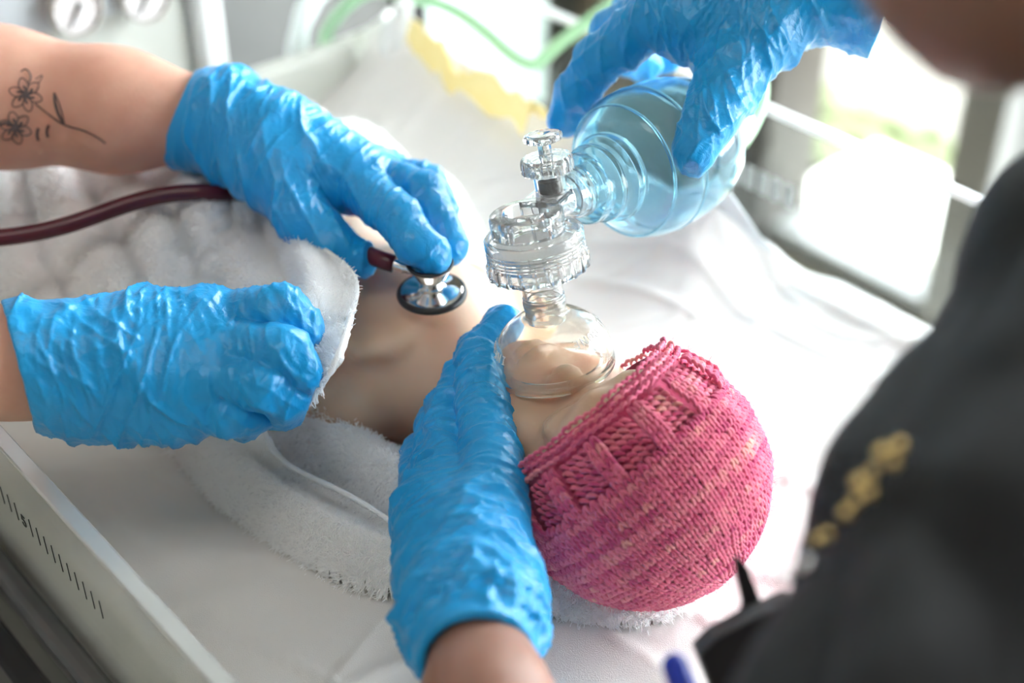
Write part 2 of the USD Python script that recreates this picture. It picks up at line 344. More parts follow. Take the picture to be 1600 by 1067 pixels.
struct('wall_foot', boxz(3.2, 3.3, -2.2, PF + .06, FZ, 1.75), unseen_wall_grey, label='warm grey wall beyond the foot of the bed', category='wall')
struct('wall_back', cat(boxz(1.58, 2.10, PF, PF + .12, FZ, 1.75), boxz(2.9, 3.2, PF, PF + .12, FZ, 1.75), boxz(-2.6, 3.2, PF, PF + .12, 1.45, 1.75)), room_tan, label='tan wall panel left of the garden window', category='wall')
def window(l0, l1, label, frame_mat, glazing=glass_pane, frame_w=.05):
    w = UsdGeom.Xform.Define(stage, numbered('/World/window_%d' % (1 + sum(1 for k in NAMES if k.startswith('/World/window_')))))
    NAMES[str(w.GetPath())] = 1
    data(w.GetPrim(), label=label, category='window', kind='structure')
    f = cat(boxz(l0, l0 + frame_w, PF - .03, PF + .06, FZ, 1.45), boxz(l1 - frame_w, l1, PF - .03, PF + .06, FZ, 1.45), boxz(l0, l1, PF - .03, PF + .06, FZ, FZ + .05), boxz(l0, l1, PF - .03, PF + .06, 1.39, 1.45))
    obj('window_frame', f, frame_mat, w, smooth=False)
    obj('pane', boxz(l0 + frame_w, l1 - frame_w, PF, PF + .008, FZ + .05, 1.39), glazing, w, smooth=False)
    return w
window(1.07, 1.55, 'window onto the garden between the brown post and the grey post', grey_frame, frame_w=.03)
for k in range(4):  # windows out of view, placed to light the bed from the right
    window(1.07 - .9 * (k + 1), 1.07 - .9 * k, ['nearest', 'second', 'third', 'fourth'][k] + ' unseen wide window right of the grey post, placed to light the bed', grey_frame)
w2 = window(2.12, 2.88, 'tall window with a pale blind behind the green tube', grey_frame, frame_w=.04)
obj('blind', boxz(2.16, 2.84, PF - .02, PF - .016, FZ + .05, 1.39), blind_mat, w2, smooth=False)
struct('trim_1', boxz(1.49, 1.60, PF - .07, PF + .08, FZ, 1.75), brown_frame, label='dark brown post beside the garden window', category='post')
struct('trim_2', boxz(1.02, 1.10, PF - .09, PF + .08, FZ, 1.75), grey_frame, label='grey post at the right edge of the garden window', category='post')
struct('trim_3', boxz(2.08, 2.13, PF - .06, PF + .06, FZ, 1.75), plain('dark_slate_frame', (.12, .13, .125), .5, bump=(60, .0003)), label='dark slim post beside the pale blind', category='post')
cl = thing('ceiling_lamp', 'unseen rectangular ceiling lamp above the near side, lights towel, gloves and shirt', 'ceiling lamp')
obj('frame', cat(*[box((-.36 + a * .60, -.05 + b * .30, 1.73), (.04 if a else 1.24, .04 if b else .64, .04)) for a, b in ((-1, 0), (1, 0), (0, -1), (0, 1))]), plain('lamp_frame', (.7, .7, .7), .4, bump=(100, .0001)), cl, smooth=False)
obj('backing', box((-.36, -.05, 1.745), (1.2, .6, .008)), plain('lamp_backing', (.8, .8, .8), .5, bump=(100, .0001)), cl, smooth=False)
# outside: paving, lawn, pale path, seen through the window
pave = plain('sunlit_paving', (.80, .78, .72), .9, bump=(30, .002), vary=(6, (.74, .72, .66)))
path_mat = plain('pale_gravel_path', (.14, .132, .112), .95, bump=(80, .004), vary=(9, (.125, .117, .098)))
struct('ground', boxz(-7, 12, PF + .12, 14, FZ - .15, FZ - .03), path_mat, label='pale gravel ground outside the windows', category='ground')
obj('paving_slab', boxz(.60, 1.60, PF + .13, PF + .46, FZ - .03, FZ + .02, .006), pave, None, smooth=False, label='white sunlit paving slab just outside the garden window', category='paving slab')
gm = plain('grass_blades', (.060, .082, .022), .7, bump=(60, .004), vary=(5, (.085, .10, .032)))
gl, gp = np.meshgrid(np.linspace(.2, 4.6, 120), np.linspace(PF + .30, PF + .64, 40), indexing='ij')
gz = FZ - .025 + .05 * noise(np.stack([gl * 30, gp * 30, gl * 0], -1), 3)
grass = sheet(gl[..., None] * LD + gp[..., None] * PD + gz[..., None] * UP)
obj('lawn', grass, gm, None, smooth=False, label='strip of yellow-green grass outside the garden window', category='grass', kind='stuff')
# ---------------------------------------------------------------- the warmer bed
PN, PFAR, L0, L1 = .171, .755, .13, .93
warm = thing('infant_warmer', 'infant warmer bed with clear acrylic side panels around a white mattress', 'warmer bed')
obj('underframe', cat(boxz(L0, L1, PN + .02, PFAR - .02, -.36, -.085, .01), boxz(L0 + .3, L1 - .3, .38, .54, -.8, -.14, .02), boxz(L0 + .1, L1 - .05, .28, .64, -.949, -.86, .02)), dark_frame, warm, smooth=False)
obj('rail', boxz(L0, L1, PN - .010, PN + .004, -.062, -.048, .003), rail_mat, warm, smooth=False, label='grey metal rail under the near panel')
obj('rail', boxz(L0, L1, PN - .030, PN - .014, -.11, -.075, .004), dark_frame, warm, smooth=False)
obj('rail', boxz(L0, L1, PFAR - .004, PFAR + .010, -.062, -.048, .003), rail_mat, warm, smooth=False)
obj('near_panel', boxz(.27, .76, PN - .004, PN + .004, -.048, .078, .001), acrylic, warm, smooth=False, label='clear acrylic side panel with a printed centimetre scale')
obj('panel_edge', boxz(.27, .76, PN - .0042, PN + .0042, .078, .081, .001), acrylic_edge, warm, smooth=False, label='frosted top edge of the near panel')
obj('far_panel', boxz(.385, L1, PFAR - .004, PFAR + .004, -.048, .078, .001), acrylic, warm, smooth=False)
obj('panel_edge', boxz(.385, L1, PFAR - .0042, PFAR + .0042, .076, .081, .001), far_edge, warm, smooth=False, label='top edge of the far panel, window light put into its white colour')
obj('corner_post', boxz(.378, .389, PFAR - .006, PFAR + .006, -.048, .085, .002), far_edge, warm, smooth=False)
obj('end_wall', boxz(L1 - .02, L1, .51, .62, -.048, .06, .004), cream_plastic, warm, smooth=False, label='cream end wall at the foot of the bed')
for k in range(15):
    l = .6120 - k * .0084
    if k == 4: continue
    obj('scale_mark', boxz(l - .00022, l + .00022, PN - .0044, PN - .0040, .031, .043), print_black, warm, smooth=False)
tm = meshkit.text_mesh('5', .0075, depth=.0004)
c = tm.bounds.mean(0)
V = np.array(tm.vertices) - [c[0], c[1], 0]
tm.vertices = bed(.6120 - 4 * .0084, PN - .0041, .036) + V[:, :1] * (-LD) + V[:, 1:2] * UP - V[:, 2:3] * PD
obj('scale_numeral', tm, print_black, warm, smooth=False, label='printed numeral 5 of the scale')
frost = plain('frosted_print', (.34, .35, .35), .7, bump=(500, .0001))
for k in range(5):
    c0 = spot(1152 + 17 * k, 268 + 8.5 * k, 1.0); l, p = lp(c0)
    l = .605 - .0125 * k
    obj('panel_mark', boxz(l - .0042, l + .0042, PFAR - .0054, PFAR - .0042, .012, .030), frost, warm, smooth=False)
# mattress
ml, mp = np.meshgrid(np.linspace(L0 + .02, L1 - .03, 10), np.linspace(.2, .72, 8), indexing='ij')
mat = box(bed((L0 + L1 - .01) / 2, .4625, -.032), (L1 - L0 - .05, .515, .056), np.array([LD, PD, UP]), .02)
obj('mattress', mat, mattress_mat, None, smooth=30, label='white padded mattress under the bed sheet', category='mattress')
# sheet: lies on the mattress, hangs over its near edge, and rises against the far panel towards the foot
n_l, n_p = 250, 210
l = np.linspace(.14, .915, n_l); s = np.linspace(0, 1, n_p)
Lg, Sg = np.meshgrid(l, s, indexing='ij')
pfar = .712 - .068 * (lambda t: t * t * (3 - 2 * t))(np.clip((Lg - .47) / .09, 0, 1)) + .02 * np.clip((Lg - .62) / .25, 0, 1)
Pg = .186 + (pfar - .186) * np.clip((Sg - .07) / .86, 0, 1)
near = np.clip((.07 - Sg) / .07, 0, 1); far = np.clip((Sg - .93) / .07, 0, 1)
q = np.stack([Lg * 9, Pg * 14 + .3 * Lg, 0 * Lg], -1)
h1 = noise(q, 1)
fold = lambda ang, f, seed, sharp: np.clip(1 - np.abs(2 * noise(np.stack([(Lg * math.cos(ang) + Pg * math.sin(ang)) * f + .8 * noise(q * 1.3, seed + 3), (Pg * math.cos(ang) - Lg * math.sin(ang)) * f * .22, 0 * Lg], -1), seed) - 1), 0, 1) ** sharp
Z = .001 + .0022 * h1 + .0030 * fold(.35, 26, 4, 5) * noise(q * .7, 8) + .003 * fold(-.5, 34, 6, 6) * noise(q * .8, 12) + .0022 * fold(1.2, 30, 16, 6)
cr = np.exp(-((Pg - .686 + .06 * (Lg - .4)) / .008) ** 2) * .005 + np.exp(-((Pg - .64 + .1 * (Lg - .4)) / .007) ** 2) * .003 * (Lg < .6)
Z = Z + cr * (.5 + .5 * noise(q * 2, 30))
rise = np.clip((Lg - .485) / .07, 0, 1); rise = rise * rise * (3 - 2 * rise)
lift = np.clip((Pg - .53) / .12, 0, 1) ** 1.5 * rise
Z = Z + .058 * lift
Z = Z - .090 * near ** 1.3 - .05 * far * (1 - rise) - .02 * far * rise
Pg = Pg - .0065 * np.sin(near * PI / 2) * 1.0 + .012 * far
edge_roll = np.exp(-((Sg - .07) / .02) ** 2) * -.004
G = Lg[..., None] * LD + Pg[..., None] * PD + (Z + edge_roll)[..., None] * UP
obj('bed_sheet', sheet(G, .0012), cotton, None, smooth=60, label='white cotton sheet with soft creases over the mattress', category='bed sheet')
# ---------------------------------------------------------------- the training doll
HCEN = spot(1000, 747, .71)                                   # centre of the head under the hat
HAX = np.array([.63, -.447, -.627]); HAX /= np.linalg.norm(HAX)      # from the brim to the crown
FN = np.array([-.10, .115, .99]); FN /= np.linalg.norm(FN)           # the way the face looks
MOUTH = spot(835, 574, .744)
NOSE = spot(884, 577, .7225)
fx = frame(FN, -LD)                                           # rows: towards the brow, sideways, out of the face
BROW, SIDE = fx[0], fx[1]
b = Blob(.012)
b.ball(HCEN + HAX * .004, (.0555, .0555, .0545), frame(HAX))
b.ball(bed(.428, .400, .057), (.048, .045, .040), fx, k=.02)          # face mass
b.ball(bed(.443, .400, .077), (.030, .036, .023), fx, k=.015)
NOSEB = b.drop(NOSE, FN); CHIN = b.drop(MOUTH - BROW * .017, FN)
b.ball(CHIN - FN * .006, (.013, .019, .012), fx, k=.012)      # chin
for s in (-1, 1):
    b.ball(b.drop(MOUTH + BROW * .016 + SIDE * s * .029, FN) - FN * .011, (.019, .015, .015), fx, k=.012)    # cheeks
LIP = b.drop(MOUTH, FN)
b.ball(LIP - FN * .006, (.013, .019, .012), fx, k=.010)       # the mouth's mound
LIP = b.drop(MOUTH, FN)
b.cone(NOSE + BROW * .018 - FN * .009, NOSE - FN * .005, .0050, .0074, k=.006)            # nose
for s in (-1, 1):
    b.ball(NOSE - BROW * .0025 + SIDE * s * .0060 - FN * .0065, (.0050, .0050, .0042), fx, k=.0025)
for q, rr in ((.0042, .0034), (-.0036, .0036)):                                           # lips
    ls = []
    for t in (-.0105, -.0055, 0, .0055, .0105):
        bow = q * (1 - (t / .0125) ** 2); ls.append(b.drop(LIP + BROW * bow + SIDE * t, FN) - FN * .0005)
    b.chain(ls, [.0012, rr * .8, rr, rr * .8, .0012], k=.0022)
ms = [b.drop(LIP + SIDE * t - BROW * .25 * abs(t) ** 1.5, FN) for t in np.linspace(-.0125, .0125, 15)]
for p_ in ms: b.ball(p_, (.0011, .0017, .0042), fx, k=.0009, neg=True)
for s in (-1, 1): b.ball(NOSE - BROW * .0058 + SIDE * s * .0036 - FN * .0066, (.0022, .0020, .0030), fx, k=.001, neg=True)
for s in (-1, 1):                                                                        # closed eyes and brow
    e0 = b.drop(NOSE + BROW * .022 + SIDE * s * .0240, FN)
    b.ball(e0 - FN * .003, (.0080, .0115, .0058), fx, k=.005)
    for t in np.linspace(-1, 1, 15):
        b.ball(b.drop(e0 + SIDE * t * .0115 - BROW * (.0015 + .0035 * (1 - t * t)), FN), (.0008, .0016, .0020), fx, k=.0008, neg=True)
    e1 = b.drop(e0 + BROW * .012 - SIDE * s * .012, FN); e2 = b.drop(e0 + BROW * .013 + SIDE * s * .012, FN)
    b.cone(e1 - FN * .002, e2 - FN * .002, .0042, .0034, k=.009)
b.cone(bed(.47, .40, .052), bed(.535, .403, .052), .030, .036, k=.02)                        # neck
chest = bed(.565, .404, .048)
b.ball(chest, (.075, .066, .051), np.array([LD, PD, UP]), k=.03)                           # ribs
b.ball(bed(.655, .404, .046), (.070, .062, .050), np.array([LD, PD, UP]), k=.012)         # belly
b.ball(bed(.727, .404, .042), (.05, .058, .042), np.array([LD, PD, UP]), k=.02)
for s in (-1, 1):
    sh = bed(.528, .404 + s * .062, .050); el = bed(.60, .404 + s * .078, .030); ha = bed(.655, .404 + s * .070, .022)
    b.chain([sh, el, ha], [.021, .017, .013], k=.015); b.ball(ha + LD * .012, (.018, .013, .010), np.array([LD, PD, UP]), k=.008)
    hip = bed(.735, .404 + s * .034, .042); kn = bed(.80, .404 + s * .055, .05); ft = bed(.865, .404 + s * .04, .026)
    b.chain([hip, kn, ft], [.033, .025, .016], k=.015); b.cone(ft, ft + LD * .012 + UP * .022, .014, .011, k=.01)
doll = thing('baby_doll', 'bare-chested newborn training doll lying on its back on the towel', 'baby doll')
m1 = b.drop(spotz(604, 498, .095), UP); b.ball(m1 - UP * .006, (.016, .026, .0085), np.array([LD, PD, UP]), k=.010)      # rib margin
bm = b.mesh(.0017, relax=2)
obj('body', bm, doll_skin, doll, smooth=True)
# ---------------------------------------------------------------- the knitted hat: yarn stitch by stitch
hat = thing('knit_hat', 'pink and peach hand-knitted wool hat on the doll\'s head', 'hat')
HR = .0635                                                    # radius at which the yarn lies
PHI0 = math.acos(-.0425 / HR)
NW, ROW = 84, .0037
HA = frame(HAX, SIDE)
def hat_point(phi, th, lift=0.0):
    r = HR + lift
    k = 1 + .02 * np.cos(2 * th)
    d = np.sin(phi)[..., None] * (np.cos(th)[..., None] * HA[0] + np.sin(th)[..., None] * HA[1]) + np.cos(phi)[..., None] * HA[2]
    bump = .0012 * (noise(d * 5, 3) - .5) * 2
    flare = .0038 * np.clip((phi - 1.75) / (PHI0 - 1.75), 0, 1.2) ** 2          # the brim stands off the face a little
    return HCEN + d * (r * 1.0 + bump + flare)[..., None]
rows = int(PHI0 * HR / ROW)
grains, dye = [], []
t5 = np.linspace(0, 1, 5)
def grain(ph, th, rad, lifts):                                 # centre line of one visible piece of yarn as angles, with radii
    grains.append(np.concatenate([hat_point(ph, th, lifts), rad[:, None]], 1))
for r in range(rows):
    phi = PHI0 - (r + .5) * ROW / HR
    if phi < .05: break
    sp = math.sin(phi)
    n = NW if sp > .80 or phi > 1.2 else 63 if sp > .58 else 42 if sp > .33 else 21
    w = 2 * PI / n; wm = w * sp * HR
    for c in range(n):
        th0 = c * w + RNG.normal(0, .03) * w; jit = RNG.normal(0, .06)
        run = r * NW + c * NW / n                              # how far along the one dyed strand this stitch lies
        tone = noise(np.array([run * .105, r * .23, .5]), 5) * .55 + noise(np.array([run * .0125, r * .30, .5]), 9) * .55 + RNG.normal(0, .06)
        tone = float(np.clip((tone - .36) * 2.0, 0, 1))
        rib = c % 6 < 2
        dphi = ROW / HR
        if r < 3:                                              # rolled cast-on edge: purl bumps in garter
            th = th0 + (t5 - .5) * w * 1.35; ph = phi + dphi * (.25 * np.cos((t5 - .5) * PI) + jit) + np.zeros(5)
            grain(ph, th, wm * .30 * (.55 + .5 * np.sin(PI * t5)), .0006 + .0012 * np.sin(PI * t5) + .0014 * (c % 6 < 3) * (1 - r / 3)); dye.append(tone)
        elif r < 9 and not rib:                                # purl columns between the ribs, sunk
            for half in (0,):
                th = th0 + (t5 - .5) * w * 1.15; ph = phi + dphi * ((t5 - .5) * .9 * (1 if c % 2 else .7) + .3 * np.sin(PI * t5) + jit)
                grain(ph, th, np.minimum(wm * .30, .0013) * (.6 + .5 * np.sin(PI * t5)), -.0024 + .0008 * np.sin(PI * t5)); dye.append(tone)
        else:
            up = .0021 * (r < 9) * min(1, (9 - r) / 2)
            for sgn in (-1, 1):
                th = th0 + sgn * w * (.075 + .325 * t5); ph = phi - dphi * (-.55 + 1.45 * t5 + jit)
                grain(ph, th, np.minimum(wm * (.26 if r < 9 else .225), .00135 if r < 9 else .00115) * (.55 + .52 * np.sin(PI * np.clip(t5 * .9 + .05, 0, 1))), up + .0016 * np.sin(PI * t5) - .0004); dye.append(tone + RNG.normal(0, .03))
P5 = np.array(grains)                                          # (n, 5, 4)
N = len(P5); c = P5[..., :3]; t = np.gradient(c, axis=1); t /= np.linalg.norm(t, axis=2, keepdims=True)
out = c - HCEN; out /= np.linalg.norm(out, axis=2, keepdims=True)
s1 = np.cross(t, out); s1 /= np.linalg.norm(s1, axis=2, keepdims=True); s2 = np.cross(s1, t)
a = np.arange(6) / 6 * 2 * PI
ring = c[:, :, None] + P5[:, :, None, 3:4] * (np.cos(a)[None, None, :, None] * s1[:, :, None] + np.sin(a)[None, None, :, None] * s2[:, :, None])
tips = np.stack([c[:, 0] - t[:, 0] * P5[:, 0, 3:4] * .8, c[:, -1] + t[:, -1] * P5[:, -1, 3:4] * .8], 1)
V = np.concatenate([ring.reshape(N, 30, 3), tips], 1)
F = []
for i in range(4):
    for j in range(6):
        k = (j + 1) % 6; F += [[i * 6 + j, i * 6 + k, i * 6 + 6 + k], [i * 6 + j, i * 6 + 6 + k, i * 6 + 6 + j]]
for j in range(6): k = (j + 1) % 6; F += [[k, j, 30], [24 + j, 24 + k, 31]]
F = np.array(F)
knit = trimesh.Trimesh(V.reshape(-1, 3), (F[None] + (np.arange(N) * 32)[:, None, None]).reshape(-1, 3), process=False)
shade = np.repeat(np.array(dye), 32)
obj('knitting', knit, yarn, hat, smooth=True, attrs={'dye': np.clip(shade, 0, 1)}, label='rows of V stitches in variegated pink and peach yarn')
ph, th = np.meshgrid(np.linspace(.01, PHI0 + .01, 60), np.linspace(0, 2 * PI, 121), indexing='ij')
lin = sheet(hat_point(ph, th, -.0034 + 0 * ph), 0)
obj('lining', lin, yarn, hat, smooth=True, attrs={'dye': np.full(len(lin.vertices), .1)})
# loose fibres standing off the wool
k = RNG.choice(N, 2600); base = c[k, 2] + out[k, 2] * P5[k, 2, 3:4]
d = out[k, 2] + RNG.normal(0, .8, (2600, 3)); d /= np.linalg.norm(d, axis=1, keepdims=True)
ln = RNG.uniform(.0012, .0035, 2600)[:, None]
fz = np.stack([base - out[k, 2] * .0005, base + d * ln * .5 + RNG.normal(0, .0004, (2600, 3)), base + d * ln + RNG.normal(0, .0008, (2600, 3))], 1)
def hairs(name, pts, width, mat, parent, label=None):
    n, m = pts.shape[:2]
    cv = UsdGeom.BasisCurves.Define(stage, numbered(str(parent.GetPath()) + '/' + name))
    cv.CreateTypeAttr('linear'); cv.CreatePointsAttr(Vt.Vec3fArray.FromNumpy(pts.reshape(-1, 3).astype(np.float32)))
    cv.CreateCurveVertexCountsAttr(Vt.IntArray.FromNumpy(np.full(n, m, np.int32)))
    wd = np.tile(np.asarray(width, np.float32), n) if np.ndim(width) else np.full(n * m, width, np.float32)
    cv.CreateWidthsAttr(Vt.FloatArray.FromNumpy(wd)); cv.SetWidthsInterpolation('vertex')
    UsdShade.MaterialBindingAPI.Apply(cv.GetPrim()).Bind(mat)
    data(cv.GetPrim(), kind='stuff', label=label)
    return cv
fuzz_mat = plain('wool_fuzz', (.80, .34, .42), .9)
hairs('fuzz', fz, [.00011, .00009, .00005], fuzz_mat, hat)
# ---------------------------------------------------------------- the white terry towel under and over the doll
tow = thing('towel', 'white fluffy terry towel wrapped around and under the doll', 'towel')
OUT = np.array([(.330, .40), (.345, .366), (.385, .338), (.425, .301), (.450, .284), (.496, .271), (.562, .264), (.626, .268), (.70, .245), (.80, .225), (.91, .24), (.915, .44), (.80, .51), (.72, .55), (.64, .545), (.58, .515), (.52, .485), (.42, .475), (.36, .455)])
OUT = spline(np.vstack([OUT, OUT[:1]]), 160, 3)
STEP = .0022
la, pa = np.arange(.31, .93, STEP), np.arange(.21, .57, STEP)
LL, PP = np.meshgrid(la, pa, indexing='ij')
import shapely
poly = shapely.Polygon(OUT)
pts = shapely.points(LL.ravel(), PP.ravel())
wob = .0016 * (noise(np.stack([LL * 250, PP * 250, 0 * LL], -1), 2) - .5)
dist = (np.where(shapely.contains(poly, pts), 1, -1) * shapely.distance(poly.exterior, pts)).reshape(LL.shape) + wob
def ridge(line, height, sigma):          # a rounded fold along a polyline of (l, p) points
    ln = shapely.LineString(spline(np.asarray(line, float), 60, 3)); d = shapely.distance(ln, pts).reshape(LL.shape)
    return height * np.exp(-(d / sigma) ** 2)
def smooth(x, a, b_):
    t = np.clip((x - a) / (b_ - a), 0, 1); return t * t * (3 - 2 * t)
edge = np.sqrt(np.clip(1 - (1 - np.clip(dist / .012, 0, 1)) ** 2, 0, 1))
ZT = .009 + .004 * noise(np.stack([LL * 40, PP * 40, 0 * LL], -1), 21)
roll = np.maximum(ridge([(.70, .272), (.66, .284), (.60, .281), (.54, .279), (.49, .281), (.445, .295), (.40, .332)], .041, .0125), 0)
inner = ridge([(.66, .335), (.60, .331), (.55, .327), (.50, .327), (.455, .338), (.41, .362)], .052, .020)
head = ridge([(.44, .345), (.40, .352), (.365, .372), (.345, .40)], .020, .015)
XX = LL * LD[0] + PP * PD[0]; YY = LL * LD[1] + PP * PD[1]
mound = smooth(LL, .60, .665) * np.sqrt(np.clip(1 - ((PP - .385) / .155) ** 2, 0, 1)) * (.118 - .035 * smooth(LL, .7, .92))
fold_ph = (XX * 1.0 + .35 * YY) / .036 + 1.1 * noise(np.stack([XX * 9, YY * 9, 0 * XX], -1), 4)
folds = (np.abs(np.sin(PI * fold_ph)) ** .6 - .5) * .024 * smooth(LL, .60, .68) * smooth(mound, .02, .07)
big = np.maximum.reduce([ZT, roll, inner, head, mound + folds]) + .25 * np.minimum(roll, inner)
ZT = big * edge + .0015 * edge * (noise(np.stack([LL * 160, PP * 160, 0 * LL], -1), 8) - .5)
inside = dist > 0
near_in = inside.copy()
for ax_ in (0, 1):
    for sh_ in (-1, 1): near_in |= np.roll(inside, sh_, ax_)
for ax_ in (0, 1): near_in |= np.roll(near_in, 1, ax_) & np.roll(near_in, -1, ax_)
keep = near_in
rim = keep & ~inside                       # the outermost grid points are pulled onto the outline so that the edge is smooth
ext = poly.exterior
for i_, j_ in np.argwhere(rim):
    q_ = ext.interpolate(ext.project(shapely.Point(LL[i_, j_], PP[i_, j_]))); LL[i_, j_], PP[i_, j_] = q_.x, q_.y
    ZT[i_, j_] = 0
idx = -np.ones(LL.shape, int); idx[keep] = np.arange(keep.sum())
q = np.stack([idx[:-1, :-1], idx[1:, :-1], idx[1:, 1:], idx[:-1, 1:]], -1).reshape(-1, 4); q = q[(q >= 0).all(1)]
P3 = (LL[..., None] * LD + PP[..., None] * PD + (ZT + .0035)[..., None] * UP)[keep]
low = trimesh.Trimesh(P3, np.vstack([q[:, [0, 2, 1]], q[:, [0, 3, 2]]]), process=False)
# the lifted front flap, lofted from its hem down into the folds
def sz(*a): return spotz(*a)
HEM = [sz(462, 352, .118), sz(505, 392, .128), sz(552, 434, .130), sz(547, 500, .134), sz(520, 575, .130), sz(490, 622, .112), sz(446, 648, .088), sz(412, 666, .070), sz(426, 704, .054), sz(520, 764, .043), sz(640, 838, .037), sz(705, 886, .030)]
MID = [sz(440, 345, .118), sz(470, 392, .122), sz(500, 440, .128), sz(498, 510, .128), sz(472, 580, .122), sz(430, 622, .104), sz(402, 645, .080), sz(394, 672, .064), sz(412, 716, .046), sz(508, 778, .036), sz(628, 850, .030), sz(698, 894, .024)]
INN = [sz(400, 340, .112), sz(425, 392, .118), sz(445, 450, .122), sz(440, 520, .116), sz(415, 590, .106), sz(385, 620, .090), sz(370, 645, .066), sz(378, 684, .046), sz(406, 732, .030), sz(498, 792, .024), sz(618, 862, .019), sz(690, 902, .015)]
BAK = [sz(340, 340, .092), sz(360, 392, .098), sz(375, 450, .102), sz(375, 520, .092), sz(350, 590, .080), sz(340, 625, .060), sz(345, 655, .040), sz(372, 690, .022), sz(410, 738, .008), sz(505, 796, .006), sz(622, 864, .005), sz(692, 904, .003)]
cs = np.array([spline(c_, 190, 3) for c_ in (HEM, MID, INN, BAK)])
ts = np.linspace(0, 1, 60)
G = interpolate.make_interp_spline([0, .3, .62, 1], cs, k=3, axis=0)(ts)
G = np.transpose(G, (1, 0, 2))
du, dv = np.gradient(G, axis=0), np.gradient(G, axis=1); nn = np.cross(du, dv); nn /= np.linalg.norm(nn, axis=2, keepdims=True)
if nn[60, 10] @ UP < 0: nn = -nn; G = G[:, ::1]
lobes = np.clip((np.arange(60) / 59 - .10) / .25, 0, 1)[:, None] * .0075 * np.sin(np.arange(60) / 59 * 9.5 - 1.2)[:, None] * np.clip((120 - np.arange(190)) / 40, 0, 1)[None]
G = G + nn * lobes.T[..., None] + nn * (.0040 * (fbm(G * 45, 3, 4) - .5) + .0016 * (noise(G * 220, 8) - .5))[..., None]
flap = sheet(G, 0)
fn = normals(flap)
if (fn @ UP).mean() < 0: flap.invert()
fl = sheet(G, .004 if (fn @ UP).mean() > 0 else -.004)
if fl.volume < 0: fl.invert()
obj('cloth', low, terry, tow, smooth=True)
obj('flap', fl, terry, tow, smooth=50, label='lifted front edge of the towel held by the lower hand')
hemc = spline(HEM, 190, 3) + UP * .0012
obj('hem', tube(hemc, .0016, 8), hem_mat, tow, smooth=True, label='flat woven hem along the lifted edge')
def pile(t, n, seed, length, rad):
    r = np.random.default_rng(seed)
    tri = t.vertices[t.faces]; cr = np.cross(tri[:, 1] - tri[:, 0], tri[:, 2] - tri[:, 0]); ar = np.linalg.norm(cr, axis=1)
    k = r.choice(len(ar), n, p=ar / ar.sum()); u, v = r.random((2, n)); m = u + v > 1; u[m], v[m] = 1 - u[m], 1 - v[m]
    p = tri[k, 0] + (tri[k, 1] - tri[k, 0]) * u[:, None] + (tri[k, 2] - tri[k, 0]) * v[:, None]
    nv = normals(t)[t.faces[k]].mean(1)
    comb = np.stack([noise(p * 60, 31), noise(p * 60, 32), noise(p * 60, 33)], 1) - .5
    d = nv + comb * 2.0 + r.normal(0, .40, (n, 3)) - UP * .15; d /= np.linalg.norm(d, axis=1, keepdims=True)
    L_ = length * r.uniform(.6, 1.2, n)[:, None]
    bend = r.normal(0, .35, (n, 3)) - UP * .3
    return np.stack([p - nv * .0006, p + d * L_ * .5, p + d * L_ * .85 + bend * L_ * .28], 1)
vis = low.copy(); cen = vis.triangles_center; Lc, Pc = cen @ LD, cen @ PD
vis.update_faces((Lc < .68)); far_ = low.copy(); far_.update_faces(Lc >= .68)
fp = [pile(vis, 64000, 3, .0054, 0), pile(far_, 24000, 4, .0050, 0), pile(flap, 40000, 5, .0050, 0)]
hairs('pile', np.concatenate(fp), [.00055, .0005, .0003], pile_mat, tow, label='looped white terry pile')
# ---------------------------------------------------------------- the two people: bodies, clothes and gloved hands
def S(rows):                       # [(u, v, depth, radius)] -> points, radii
    return [spot(u, v, d) for u, v, d, r in rows], [r for *_, r in rows]
def hand(spec, wrist_dir, cuff_len, rc, k=.009, fist=None):
    """The signed shape of a gloved hand. spec: finger chains; the wrist comes first in 'wrist'."""
    b = Blob(k)
    w, wr = S([spec['wrist']]); w, wr = w[0], wr[0]
    for name in ('index', 'middle', 'ring', 'pinky'):
        p, r = S(spec[name])
        b.cone(w, p[0], wr * spec.get('heel', .80), r[0] * 1.10, k=.016)
    p, r = S(spec['thumb']); b.cone(w, p[0], wr * .8, r[0], k=.016)
    b.chain(p, r, k=.0045)
    for e in spec.get('extra', ()):
        q, rr = S(e); b.chain(q, rr, k=.012)
    for name in ('index', 'middle', 'ring', 'pinky'):
        p, r = S(spec[name])
        b.chain(p, r, k=.0022)
    end = w + wrist_dir * cuff_len
    b.cone(w, end, wr * .97, rc, k=.014)
    return b, w, end
